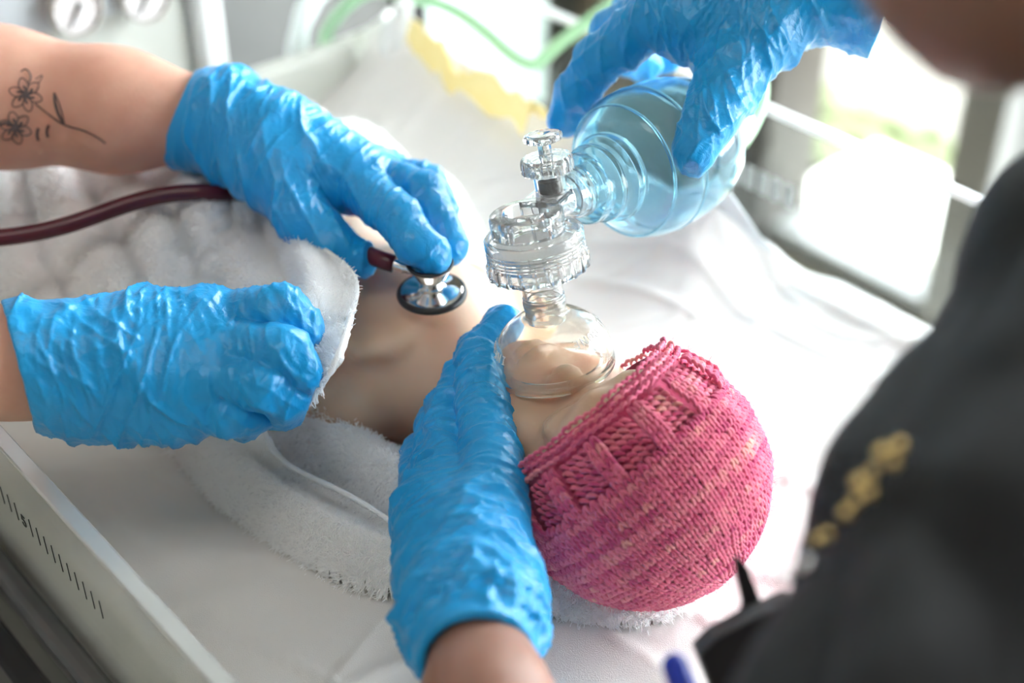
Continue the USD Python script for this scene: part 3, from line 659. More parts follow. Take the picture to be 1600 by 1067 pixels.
def glove(name, spec, toward, cuff_len, rc, seed, parent, label, across, h=.00105, amp=.0017, lipdir=None, sharp=5, f_along=95, f_across=12):
    d = toward / np.linalg.norm(toward)
    b, w, end = hand(spec, d, cuff_len, rc)
    n = d if lipdir is None else lipdir / np.linalg.norm(lipdir)
    b.cut(end - d * .002, n); b.hollow(w + d * cuff_len * .35, end + d * .03, rc * .80, rc * .92)
    t = b.mesh(h, relax=2)
    p = np.array(t.vertices)
    axis = spot(*spec['middle'][0][:3]) - w; axis /= np.linalg.norm(axis)
    s = (p - w) @ axis
    tipfade = np.clip(1.25 - s / .16, .35, 1)
    a = wrinkle(p, axis, across, seed, f_along, f_across, sharp=sharp) * amp * tipfade
    a += wrinkle(p, axis + .55 * np.asarray(across), across, seed + 40, f_along * 1.3, f_across * 1.4, sharp=4) * amp * .5
    a += (fbm(p * 75, 3, seed + 70) - .5) * .0013
    cuff = np.clip((-(s) - .004) / max(cuff_len, .01), 0, 1)
    a += cuff * .0016 * np.sin(noise(p * 55, seed + 11) * 22) + cuff * .002 * (noise(p * 90, seed + 12) - .5)
    lip = (p - (end - d * .002)) @ n                    # smooth towards the cuff's lip
    a *= np.clip(-lip / .010, .15, 1)
    t = displaced(t, a)
    g = obj(name, t, glove_mat, parent, smooth=True, label=label)
    e = end - d * .002
    return b, w, d, g
# --- hand with the stethoscope (left hand of the person at the left)
SPEC_S = dict(wrist=(352, 192, .84, .0255),
    index=[(560, 292, .808, .0135), (625, 343, .775, .0118), (650, 378, .765, .0108), (676, 396, .768, .0098)],
    middle=[(592, 284, .822, .0135), (664, 302, .800, .0118), (686, 352, .788, .0108), (702, 384, .784, .0100)],
    ring=[(600, 274, .845, .0130), (664, 290, .832, .0112), (684, 325, .820, .0105), (688, 356, .813, .0095)],
    pinky=[(585, 268, .868, .0120), (640, 282, .862, .0100), (668, 306, .852, .0095), (672, 330, .842, .0085)],
    thumb=[(430, 258, .815, .0195), (474, 342, .797, .0148), (520, 383, .790, .0125), (556, 404, .790, .0108)],
    extra=[[(430, 215, .83, .027), (530, 272, .82, .020)], [(360, 195, .84, .026), (440, 270, .815, .022)]])
# --- hand holding the towel (right hand of the person at the left)
SPEC_T = dict(wrist=(122, 578, .700, .0272),
    index=[(345, 502, .715, .0150), (440, 490, .700, .0128), (470, 516, .703, .0115), (474, 556, .713, .0103)],
    middle=[(352, 546, .700, .0148), (440, 551, .685, .0126), (464, 578, .690, .0112), (452, 604, .705, .0100)],
    ring=[(330, 592, .692, .0142), (410, 602, .682, .0118), (444, 618, .690, .0105), (440, 640, .702, .0095)],
    pinky=[(300, 636, .694, .0130), (360, 646, .688, .0105), (390, 648, .694, .0095), (384, 660, .704, .0088)],
    thumb=[(150, 525, .725, .019), (260, 500, .745, .0155), (350, 530, .755, .013), (425, 565, .752, .011)],
    extra=[[(190, 530, .705, .0215), (300, 505, .712, .0165)], [(160, 620, .700, .0195), (280, 640, .696, .0145)], [(110, 575, .70, .026), (260, 568, .700, .022)]], heel=.84)
# --- hand on the mask (left hand of the person at the right)
SPEC_M = dict(wrist=(738, 955, .622, .0235),
    index=[(706, 765, .695, .0138), (703, 640, .740, .0115), (752, 556, .757, .0108), (786, 506, .768, .0096)],
    middle=[(690, 780, .695, .0135), (686, 668, .750, .0118), (716, 625, .775, .0105), (760, 600, .787, .0095)],
    ring=[(678, 810, .700, .0130), (662, 712, .755, .0112), (692, 690, .780, .0100), (740, 672, .790, .0090)],
    pinky=[(674, 845, .700, .0120), (656, 760, .745, .0100), (684, 742, .768, .0090), (722, 735, .778, .0085)],
    thumb=[(752, 870, .645, .0178), (768, 740, .690, .0148), (755, 636, .722, .0128), (749, 566, .742, .0112)],
    extra=[[(742, 920, .632, .0225), (752, 810, .665, .0185)], [(700, 900, .655, .021), (690, 800, .690, .0165)]], heel=.86)
# --- hand on the bag (right hand of the person at the right)
SPEC_G = dict(wrist=(1262, -30, .775, .0265),
    index=[(1025, 28, .775, .0155), (938, 92, .790, .0132), (900, 146, .800, .0116), (884, 186, .810, .0100)],
    middle=[(1040, 10, .800, .0150), (958, 46, .838, .0122), (974, 84, .865, .0110), (1004, 100, .876, .0098)],
    ring=[(1060, -10, .825, .0140), (990, 15, .872, .0115), (1008, 62, .894, .0105), (1036, 92, .900, .0095)],
    pinky=[(1085, -22, .850, .0130), (1030, 0, .892, .0105), (1050, 45, .908, .0098), (1076, 78, .912, .0088)],
    thumb=[(1192, 48, .766, .0205), (1140, 112, .760, .0172), (1112, 182, .747, .0142), (1085, 236, .743, .0112)],
    extra=[[(1200, 10, .775, .026), (1090, 40, .775, .021)]])
RXI, RYI = RT, -DN
A = thing('person', 'person at the left with a tattooed forearm, gloved hands on stethoscope and towel', 'person')
elS, shS = np.array([-.44, .70, .19]), np.array([-.71, .66, .42])
elT, shT = np.array([-.47, .50, .20]), np.array([-.74, .32, .42])
wS, wT = spot(*SPEC_S['wrist'][:3]), spot(*SPEC_T['wrist'][:3])
dS = spot(0, 150, .842) - wS; dT = elT - wT
glove('glove', SPEC_S, dS * 1.0, .030, .0275, 11, A, 'blue nitrile glove on the hand pressing the stethoscope', RYI, lipdir=dS / np.linalg.norm(dS) + .35 * UP, amp=.0033)
glove('glove', SPEC_T, dT, .030, .0315, 23, A, 'blue nitrile glove on the hand gripping the towel edge', RYI, lipdir=dT / np.linalg.norm(dT) - .35 * RYI, amp=.0034)
def shrunk(b, spec, k=.74):
    w, wr = S([spec['wrist']])
    for nme in ('index', 'middle', 'ring', 'pinky', 'thumb'):
        p, r = S(spec[nme]); b.cone(w[0], p[0], wr[0] * .62, r[0] * .72, k=.01); b.chain(p, [x * .62 for x in r], k=.004)
def head(b, c, fwd, up, s=1.0):
    R = np.cross(fwd, up); ax = np.array([fwd, R, up])
    b.ball(c + up * .03, (.095 * s, .075 * s, .095 * s), ax, k=.02)
    b.ball(c + fwd * .03 - up * .05, (.062 * s, .056 * s, .068 * s), ax, k=.03)
    b.ball(c + fwd * .073 - up * .098, (.022, .024, .018), ax, k=.025)                # chin
    b.cone(c + fwd * .088 + up * .018, c + fwd * .112 - up * .022, .009, .013, k=.012)   # nose
    for q in (-.052, -.064): b.chain([c + fwd * .082 + R * x - up * (-q) for x in (-.022, 0, .022)], [.004, .0075, .004], k=.006)
    for sgn in (-1, 1):
        b.ball(c + fwd * .078 + R * sgn * .032 + up * .018, (.010, .013, .009), ax, k=.008)
        b.ball(c + R * sgn * .074 - up * .005 - fwd * .005, (.02, .008, .030), ax, k=.008)
        b.ball(c + fwd * .045 + R * sgn * .035 - up * .07, (.035, .028, .035), ax, k=.03)
bA = Blob(.03)
fA, uA = np.array([.86, .1, -.5]), np.array([.5, .06, .86]); fA /= np.linalg.norm(fA); uA -= fA * (uA @ fA); uA /= np.linalg.norm(uA)
hA = np.array([-.64, .50, .66])
bA.chain([wS, spot(180, 172, .842), spot(0, 152, .845), elS + UP * .01, shS], [.0235, .0335, .0385, .042, .052], k=.02)
bA.chain([wT, wT + (elT - wT) * .45, elT, shT], [.0255, .036, .041, .052], k=.02)
bA.cone(shS, shT, .06, .06, k=.06); bA.cone((shS + shT) / 2 - [.05, 0, 0], np.array([-.84, .47, -.1]), .11, .12, k=.06)
bA.cone(np.array([-.84, .40, -.1]), np.array([-.84, .40, -.9]), .085, .05); bA.cone(np.array([-.84, .55, -.1]), np.array([-.84, .55, -.9]), .085, .05)
bA.cone((shS + shT) / 2, hA - uA * .06, .055, .05, k=.03); head(bA, hA, fA, uA)
shrunk(bA, SPEC_S); shrunk(bA, SPEC_T)
obj('body', bA.mesh(.0065, relax=4), skin, A, smooth=True)
sA = Blob(.05)
for sh, el in ((shS, elS), (shT, elT)): sA.cone(sh, sh + (el - sh) * .45, .066, .062, k=.03)
sA.cone(shS, shT, .075, .075, k=.06); sA.cone((shS + shT) / 2 - [.05, 0, 0], np.array([-.84, .47, -.1]), .13, .145, k=.06)
sA.cone(np.array([-.84, .40, -.12]), np.array([-.84, .40, -.88]), .11, .075, k=.03); sA.cone(np.array([-.84, .55, -.12]), np.array([-.84, .55, -.88]), .11, .075, k=.03)
obj('shirt', sA.mesh(.009, relax=3), scrub_mat, A, smooth=True)
hb = Blob(.02); hb.ball(hA + uA * .045 - fA * .03, (.10, .086, .095), np.array([fA, np.cross(fA, uA), uA])); hb.ball(hA - fA * .08 - uA * .03, .05)
hb.cut(hA + fA * .052 + uA * .05, fA * .9 - uA * .25)
obj('hair', hb.mesh(.008), hair_mat, A, smooth=True)
# the flower tattoo: fine inked lines lying on the skin of the forearm
def on_arm(u, v):                  # the front of the forearm at this place
    r = spot(u, v, 1.0) - EYE
    ds = np.arange(.74, .86, .0004); val = bA.value(EYE + ds[:, None] * r)
    return EYE + r * ds[np.argmax(val < .0004)]
tat = []
def stroke(pts, w=.0005):
    w = w * .72
    p = spline([on_arm(*x) for x in pts], 14, 2); tat.append(tube(p, w, 5))
rr = np.random.default_rng(5)
for (cx, cy, R0, R1) in ((40, 148, 20, 27), (24, 200, 20, 26)):
    for kx in range(6):
        a0 = kx * PI / 3 + .3
        stroke([(cx + 4 * math.cos(a0), cy + 4 * math.sin(a0)), (cx + R0 * math.cos(a0 - .35), cy + R0 * math.sin(a0 - .35)), (cx + R1 * math.cos(a0), cy + R1 * math.sin(a0)), (cx + R0 * math.cos(a0 + .35), cy + R0 * math.sin(a0 + .35)), (cx + 4 * math.cos(a0), cy + 4 * math.sin(a0))], .00055)
        stroke([(cx, cy), (cx + 9 * math.cos(a0 + .2), cy + 9 * math.sin(a0 + .2)), (cx + 14 * math.cos(a0), cy + 14 * math.sin(a0))], .0011)
stroke([(85, 145), (86, 160), (90, 175), (100, 194)], .0011); stroke([(85, 145), (93, 165), (100, 194)], .0006)
stroke([(55, 162), (75, 178), (100, 195), (130, 204), (165, 224)], .0007)
stroke([(60, 200), (58, 210), (60, 219)], .0012); stroke([(76, 196), (73, 205), (75, 214)], .0011)
stroke([(0, 196), (10, 192), (22, 196)], .0010); stroke([(33, 112), (40, 108), (48, 118), (44, 130)], .0006); stroke([(56, 124), (66, 118), (60, 130)], .0005)
obj('tattoo', cat(*tat), ink, A, smooth=True, label='fine line flower tattoo on the forearm')

B = thing('person', 'person at the right in a dark shirt, gloved hands holding the bag and the mask', 'person')
wM, wG = spot(*SPEC_M['wrist'][:3]), spot(*SPEC_G['wrist'][:3])
elM, shM = np.array([.015, .20, .10]), np.array([.20, .07, .36])
elG, shG = np.array([.44, .60, .40]), np.array([.46, .30, .38])
dM = spot(745, 1075, .575) - wM; dG = spot(1400, 10, .768) - wG
glove('glove', SPEC_M, dM, .036, .0248, 37, B, 'blue nitrile glove on the hand pressing the mask to the face', RXI, amp=.0042, lipdir=dM / np.linalg.norm(dM) + .12 * RXI, f_along=78, f_across=14)
glove('glove', SPEC_G, dG, .046, .031, 53, B, 'blue nitrile glove on the hand squeezing the bag', RYI, amp=.0028)
bB = Blob(.03)
bB.chain([wM, wM + (elM - wM) * .25, wM + (elM - wM) * .6, elM, shM], [.0205, .024, .034, .040, .050], k=.02)
bB.chain([wG, wG + (elG - wG) * .5, elG, shG], [.0235, .034, .040, .050], k=.02)
chB = (shM + shG) / 2
bB.cone(shM, shG, .055, .055, k=.05); bB.cone(chB, np.array([.40, .10, -.25]), .11, .12, k=.05)
fB = np.array([-.62, .62, -.47]); uB = np.array([-.30, .33, .88]); fB /= np.linalg.norm(fB); uB -= fB * (uB @ fB); uB /= np.linalg.norm(uB)
chinB = spot(1550, 30, .40)
hB = chinB - fB * .073 + uB * .098
bB.cone(chB + UP * .02, hB - uB * .05 - fB * .02, .05, .05, k=.03); head(bB, hB, fB, uB)
shrunk(bB, SPEC_M); shrunk(bB, SPEC_G)
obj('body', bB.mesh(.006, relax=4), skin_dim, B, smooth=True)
sB = Blob(.04)
sB.chain([spot(2060, 250, .53), spot(1870, 600, .50), spot(1725, 960, .45), spot(1590, 1400, .38)], [.079, .084, .087, .087], k=.05)
sB.cone(shM, shG, .075, .075, k=.05); sB.cone(chB, np.array([.40, .10, -.25]), .13, .15, k=.05)
sB.cone(shM, shM + (elM - shM) * .35, .066, .06, k=.03); sB.cone(shG, shG + (elG - shG) * .45, .066, .06, k=.03)
tB = sB.mesh(.007, relax=3)
p = np.array(tB.vertices)
tB = displaced(tB, .018 * (np.abs(2 * noise(np.stack([p @ LD * 16, p @ PD * 9, p[:, 2] * 22], -1), 6) - 1) - .5) + .004 * (noise(p * 40, 3) - .5))
obj('shirt', tB, shirt_grey, B, smooth=True)
hb = Blob(.02); hb.ball(hB + uB * .045 - fB * .03, (.10, .086, .095), np.array([fB, np.cross(fB, uB), uB])); hb.ball(hB - fB * .08 - uB * .03, .05)
hb.cut(hB + fB * .052 + uB * .05, fB * .9 - uB * .25)
obj('hair', hb.mesh(.008), hair_mat, B, smooth=True)
# things worn on the dark shirt
def on_shirt(u, v):
    r = spot(u, v, 1.0) - EYE; P_ = np.array(tB.vertices) - EYE; tt = P_ @ r / (r @ r); dd = np.linalg.norm(P_ - tt[:, None] * r, axis=1); k = tt > .1
    near_ = np.where(k & (dd < .007))[0]
    if len(near_) == 0: near_ = np.argsort(np.where(k, dd, 9))[:6]
    t_ = tt[near_].min(); return EYE + r * t_
br = thing('gold_brooch', 'gold beaded brooch pinned on the dark shirt', 'brooch')
for u, v, r_ in ((1402, 697, .0017), (1375, 706, .0018), (1394, 722, .0015), (1360, 735, .0013), (1340, 752, .0017), (1356, 768, .0016), (1334, 782, .0014), (1320, 800, .0016), (1290, 834, .0013), (1274, 842, .0014)):
    m = trimesh.creation.icosphere(2, r_ * 1.25); m.vertices = m.vertices * (1 + .08 * np.sin(m.vertices[:, :1] * 2600)); m.apply_translation(on_shirt(u, v) - FW * .002)
    obj('bead', m, gold, br, smooth=True)
for i, (u, v, r_) in enumerate(((1222, 898, .0021), (1260, 882, .0024))):
    x = on_shirt(u, v) - FW * .001
    m = trimesh.creation.icosphere(3, r_ * 1.1); m.apply_translation(x)
    obj('shirt_stud', m, silver, None, smooth=True, label=('left' if i == 0 else 'right') + ' of the two round silver studs on the dark shirt', category='stud')
pc = thing('belt_pouch', 'black pouch with a pointed flap clipped to the dark shirt at the bottom edge', 'pouch')
def slab(outline, d0, thick):         # a stiff flat part cut to an outline, facing the wearer's front
    o = [spot(u, v, d0) for u, v in outline]; c = np.mean(o, 0); A_ = frame(-FW, RT)
    q = [((x - c) @ A_[0], (x - c) @ A_[1]) for x in o]
    g = shapely.Polygon(q).buffer(-.0012).buffer(.0012)
    m = trimesh.creation.extrude_polygon(g, thick, engine='earcut'); m.vertices = c + np.array(m.vertices) @ A_ - A_[2] * thick / 2
    return m
obj('flap', slab([(1146, 858), (1166, 884), (1190, 945), (1240, 975), (1190, 1010), (1150, 1005), (1160, 940), (1150, 895)], .545, .006), shirt_black, pc, smooth=30)
obj('pouch', slab([(1160, 962), (1230, 930), (1330, 950), (1360, 1130), (1130, 1130), (1086, 1014), (1112, 988)], .53, .022), shirt_black, pc, smooth=30)
pn = thing('pen', 'blue pen sticking out at the bottom edge beside the black pouch', 'pen')
p0, p1 = spot(1050, 1026, .50), spot(1112, 1190, .47); ax_ = (p1 - p0) / np.linalg.norm(p1 - p0)
obj('barrel', lathe(np.array([(.0001, 0), (.0034, .0004), (.0046, .002), (.0050, .005), (.0050, .055), (.0001, .055)]), p0, ax_, 28), pen_blue, pn, smooth=40)
obj('clip', box(p0 + ax_ * .022 - FW * .0052, (.0022, .0012, .030), frame(ax_, RT), .0003), pen_blue, pn, smooth=False)
# ---------------------------------------------------------------- bag valve mask
bvm = thing('bag_valve_mask', 'clear resuscitation mask with valve and blue see-through squeeze bag over the doll\'s face', 'resuscitation bag')
MA = np.array([-.158, .183, .97]); MA /= np.linalg.norm(MA)
M0 = spot(867, 572, .737)
th = .0011
# the mask: one solid of revolution, outside up over the dome and back down the inside, cushion lip at the rim
outer = [(.0235, .0012), (.0275, -.0030), (.0305, -.0026), (.0318, .0008), (.0316, .0040), (.0312, .0080), (.0302, .0125), (.0284, .0170), (.0258, .0212), (.0222, .0250), (.0180, .0278), (.0138, .0294), (.0112, .0302), (.0106, .0330), (.0104, .0390)]
inner_ = [(.0080, .0390), (.0082, .0320), (.0090, .0290), (.0130, .0281), (.0172, .0264), (.0213, .0237), (.0248, .0200), (.0273, .0160), (.0290, .0118), (.0299, .0076), (.0302, .0030), (.0292, .0002), (.0272, -.0010), (.0248, .0018), (.0240, .0024)]
oc, ic = spline(np.c_[outer, np.zeros(len(outer))], 46, 3)[:, :2], spline(np.c_[inner_, np.zeros(len(inner_))], 46, 3)[:, :2]
obj('mask', lathe(np.vstack([oc, ic]), M0, MA, 96, loop=True), clear_warm, bvm, smooth=60, label='round clear silicone face mask')
def ring_text(text, h0, h1, r, ang0, step, flip=True):          # raised letters standing on the dome, tops towards the rim
    A_ = frame(MA, RT); out = []
    for i, ch in enumerate(text):
        tm = meshkit.text_mesh(ch, h1, depth=.0004); V_ = np.array(tm.vertices); V_[:, 0] -= V_[:, 0].mean(); V_[:, 1] -= h1 / 2
        a_ = ang0 + step * i; e = A_[0] * math.cos(a_) + A_[1] * math.sin(a_)
        prof = oc[oc[:, 1] > .004]; k = np.argmin(np.abs(prof[:, 1] - h0)); c = M0 + e * prof[k, 0] + MA * prof[k, 1]
        tg = prof[min(k + 2, len(prof) - 1)] - prof[k - 2]; tg /= np.linalg.norm(tg)
        upv = e * tg[0] + MA * tg[1]; nv = e * tg[1] - MA * tg[0]; right = np.cross(MA, e)
        if flip: upv, right = -upv, -right
        tm.vertices = c + V_[:, :1] * right + V_[:, 1:2] * upv + (V_[:, 2:3] - .0001) * nv
        out.append(tm)
    return cat(*out)
obj('lettering', ring_text('SILICONE', .0205, .0042, 0, math.radians(20), -math.radians(-11.5) * -1, True), letters_mat, bvm, smooth=False, label='raised word SILICONE on the mask')
obj('lettering', ring_text('INFANT', .0150, .0044, 0, math.radians(214), -math.radians(10), True), letters_mat, bvm, smooth=False, label='raised word INFANT on the mask')
# swivel neck
hollow = lambda pr, wall: np.vstack([pr, [(max(r - wall, .0005), h) for r, h in pr[::-1]]])
neck = np.array([(.0094, .026), (.0094, .031), (.0102, .033), (.0102, .0355), (.0108, .036), (.0108, .0405), (.0103, .041), (.0106, .046), (.0112, .0465), (.0112, .050), (.0108, .0505), (.0112, .056)])
obj('neck', lathe(hollow(neck, .0016), M0, MA, 64, loop=True), clear, bvm, smooth=30)
# collar with a toothed lower ring and grooves above
def teeth(R, H, a):
    k = (np.sin(a * 22) > .1)[None, :] & (H < .0625) & (R > .02)
    return R + .0009 * k, H
col = [(.0110, .0535), (.0250, .0545), (.0254, .0552), (.0254, .0612), (.0249, .0618)]
for g in range(4): col += [(.0246, .0622 + g * .0018), (.0252, .0628 + g * .0018), (.0252, .0634 + g * .0018), (.0246, .0639 + g * .0018)]
col += [(.0252, .0700), (.0252, .0738), (.0240, .0752), (.0196, .0760)]
col = np.array(col)
ci = np.array([(.0180, .0742), (.0225, .0735), (.0232, .0712), (.0232, .0565), (.0112, .0556)])
obj('collar', lathe(np.vstack([col, ci]), M0, MA, 132, wobble=teeth, loop=True), clear, bvm, smooth=25, label='ribbed clear collar with small teeth')
obj('valve_disc', lathe(np.array([(.0001, .0655), (.0215, .0655), (.0215, .0668), (.0001, .0668)]), M0, MA, 64), plain('frosted_valve', (.93, .94, .94), .3, transmission_weight=.75, ior=1.4), bvm, smooth=30)
# upper housing with a top opening, and the arm to the relief valve and bag
hs = np.array([(.0186, .0742), (.0188, .0840), (.0182, .0856), (.0168, .0864), (.0120, .0868), (.0116, .0862), (.0116, .0800), (.0100, .0792), (.0098, .0742)])
hi = np.array([(.0165, .0752), (.0165, .0820)])
obj('housing', lathe(hs, M0 - RT * .002, MA, 72, loop=True), clear, bvm, smooth=30, label='clear stepped valve housing with a round opening')
for k in range(8):
    a_ = k * PI / 4 + .2; A_ = frame(MA, RT); e = A_[0] * math.cos(a_) + A_[1] * math.sin(a_)
    obj('rib', box(M0 - RT * .002 + e * .0142 + MA * .0790, (.0050, .0012, .0080), np.array([e, np.cross(MA, e), MA]), .0003), clear, bvm, smooth=False)
BA = np.array([.712, .70, -.052]); BA /= np.linalg.norm(BA)
PV = spot(862, 303, .722)                                      # foot of the relief valve
H0 = M0 + MA * .080
arm_ax = PV - H0; arm_ax -= MA * (arm_ax @ MA); aln = np.linalg.norm(arm_ax); arm_ax /= aln
Aarm = np.array([arm_ax, np.cross(MA, arm_ax), MA])
obj('arm', box(H0 + arm_ax * (aln / 2 + .006) + MA * .0055, (aln * .8, .021, .0028), Aarm, .001), clear, bvm, smooth=False)
obj('arm_web', box(H0 + arm_ax * (aln / 2 + .008) + MA * .000, (aln * .7, .0016, .010), Aarm, .0004), clear, bvm, smooth=False)
post = lambda pr, loop=True: lathe(np.array(pr), PV, MA, 48, loop=loop)
obj('valve_well', post([(.0078, -.004), (.0082, -.002), (.0082, .0115), (.0070, .0115), (.0070, -.002), (.0055, -.004)]), clear, bvm, smooth=30)
obj('plunger', lathe(np.array([(.0001, .0005), (.0056, .0005), (.0059, .001), (.0059, .0075), (.0052, .008), (.0050, .0098), (.0054, .0102), (.0054, .0118), (.0001, .0118)]), PV, MA, 48), black_rubber, bvm, smooth=30, label='black rubber plunger of the relief valve')
def knurl(R, H, a): return R + .0005 * (np.sin(a * 18) > 0)[None, :] * (R > .011), H
obj('relief_cap', lathe(np.array([(.0030, .0122), (.0125, .0122), (.0131, .0128), (.0131, .0175), (.0128, .0190), (.0118, .0202), (.0040, .0206), (.0030, .0200)]), PV, MA, 108, wobble=knurl, loop=True), clear, bvm, smooth=25, label='knurled clear cap')
obj('relief_thread', lathe(np.array([(.0092, .0115), (.0098, .0125), (.0098, .0168), (.0092, .0172), (.0084, .0168), (.0084, .0118)]), PV, MA, 64, loop=True), clear, bvm, smooth=30)
obj('stem', lathe(np.array([(.0001, .0150), (.0034, .0150), (.0034, .0285), (.0001, .0285)]), PV, MA, 32), clear, bvm, smooth=30)
obj('button', lathe(np.array([(.0001, .0280), (.0080, .0280), (.0094, .0288), (.0097, .0300), (.0094, .0314), (.0070, .0322), (.0040, .0316), (.0001, .0312)]), PV, MA, 56, wobble=lambda R, H, a: (R + .0004 * (np.sin(a * 12) > 0)[None, :] * (R > .008), H)), clear, bvm, smooth=25)
B0 = spot(893, 303, .745)
port = np.array([(.0090, -.020), (.0092, -.006), (.0122, -.004), (.0124, .000), (.0138, .002), (.0138, .006), (.0126, .008), (.0126, .016)])
obj('bag_port', lathe(hollow(port, .0013), B0, BA, 64, loop=True), clear, bvm, smooth=30)
bneck = np.array([(.0140, .004), (.0188, .006), (.0196, .008), (.0196, .011), (.0180, .0125), (.0180, .0150), (.0212, .0165), (.0216, .018), (.0216, .0205), (.0202, .022), (.0208, .0245), (.0240, .026), (.0244, .0275), (.0244, .030), (.0236, .032)])
body = np.array([(.0240, .0335), (.0300, .0350), (.0352, .0385), (.0388, .0440), (.0408, .0500), (.0416, .0560), (.0416, .0600), (.0408, .0612), (.0412, .0630), (.0414, .0720), (.0410, .0800), (.0398, .0880), (.0376, .0960), (.0340, .1040), (.0292, .1105), (.0240, .1150), (.0195, .1175)])
full = np.vstack([bneck, body])
dn_ = np.gradient(full, axis=0); nrm = np.c_[-dn_[:, 1], dn_[:, 0]]; nrm /= np.linalg.norm(nrm, axis=1, keepdims=True)
inn = full + nrm * .0013
inn[:, 0] = np.maximum(inn[:, 0], .010)
obj('bag', lathe(np.vstack([full, inn[::-1]]), B0, BA, 112, loop=True), bag_blue, bvm, smooth=35, label='blue see-through squeeze bag with ribbed neck')
for hh in (.0405, .0610):
    k = np.argmin(np.abs(full[:, 1] - hh) + 10 * (np.arange(len(full)) < len(bneck)))
    r0 = np.interp(hh, body[:, 1], body[:, 0])
    a_ = np.arange(8) / 8 * 2 * PI
    obj('bag_ring', lathe(np.array([(r0 + .0001 + .0009 * math.cos(x), hh + .0012 * math.sin(x)) for x in a_]), B0, BA, 112, loop=True), bag_blue, bvm, smooth=True)
tail = np.array([(.0001, .1165), (.0205, .1165), (.0215, .1175), (.0215, .1215), (.0190, .1225), (.0190, .127), (.0150, .129), (.0150, .139), (.0110, .141), (.0001, .141)])
obj('tail_valve', lathe(tail, B0, BA, 64), white_plastic, bvm, smooth=30, label='white intake valve at the far end of the bag')
nip = B0 + BA * .126 + DN * -.002
obj('nipple', lathe(np.array([(.0001, .014), (.0050, .014), (.0055, .028), (.0040, .034), (.0001, .034)]), nip, np.cross(BA, RT + UP * .4) * -1, 24), white_plastic, bvm, smooth=30)
# green oxygen tube from the tail of the bag, over the far panel and up to the machine
tb = thing('oxygen_tube', 'pale green oxygen tube looping in a V from the bag to the bed\'s foot', 'tube')
p0 = spot(1160, 225, .855)
run = [p0, spot(1180, 190, .87), spot(1192, 130, .89), spot(1180, 70, .90), spot(1140, 0, .95), spot(1080, -60, 1.02), spot(1010, -45, 1.06), spot(960, 0, 1.09), spot(900, 48, 1.11), spot(850, 90, 1.13), spot(832, 102, 1.13), spot(818, 98, 1.13), spot(770, 60, 1.14), spot(700, 12, 1.15), spot(640, -6, 1.17), spot(575, -12, 1.18), spot(540, 12, 1.18), spot(514, 45, 1.19), spot(505, 82, 1.19)]
obj('hose', tube(spline(run, 200), np.interp(np.arange(200), [0, 70, 90], [.0042, .0042, .0052]), 14), green_tube_mat, tb, smooth=True)
# ---------------------------------------------------------------- stethoscope
st = thing('stethoscope', 'steel stethoscope chest piece with maroon tube pressed on the doll\'s chest', 'stethoscope')
S0 = spot(675, 459, .786); SA = np.array([-.02, -.03, 1.0]); SA /= np.linalg.norm(SA)
obj('diaphragm', lathe(np.array([(.0001, -.0008), (.0168, -.0008), (.0176, .001), (.0172, .0026), (.0150, .0034), (.0090, .0040), (.0066, .0056), (.0062, .0075), (.0068, .0095), (.0090, .0125), (.0116, .0178), (.0122, .0190), (.0120, .0200), (.0108, .0198), (.0095, .0165), (.0001, .0160)]), S0, SA, 72), steel, st, smooth=40, label='polished steel chest piece')
obj('rim', lathe(np.array([(.0178 + .0019 * math.cos(x), .0006 + .0021 * math.sin(x)) for x in np.arange(10) / 10 * 2 * PI]), S0, SA, 72, loop=True), black_rubber, st, smooth=True, label='black rubber rim')
obj('bell_rim', lathe(np.array([(.0119 + .0012 * math.cos(x), .0202 + .0010 * math.sin(x)) for x in np.arange(8) / 8 * 2 * PI]), S0, SA, 64, loop=True), black_rubber, st, smooth=True)
c0 = S0 + SA * .0128
c1 = spot(608, 410, .780); cm = c0 + (c1 - c0) * .62
obj('stem', cat(tube([c0, cm], .0031, 18), tube([cm, cm + (c1 - c0) * .04], .0037, 18), tube([cm + (c1 - c0) * .04, c1], .0029, 18)), steel, st, smooth=40)
hose = spline([cm + (c1 - c0) * .26, c1, spot(583, 401, .785), spot(545, 380, .810), spot(490, 352, .835), spot(430, 326, .850), spot(385, 306, .845), spot(330, 300, .830), spot(270, 303, .825), spot(190, 322, .818), spot(110, 350, .812), spot(40, 366, .808), spot(-60, 372, .80), spot(-200, 340, .80), np.array([-.50, .56, .24]), np.array([-.60, .50, .38]), np.array([-.635, .48, .54])], 180)
obj('hose', tube(hose, .0050, 16), maroon, st, smooth=True, label='dark maroon rubber tube')
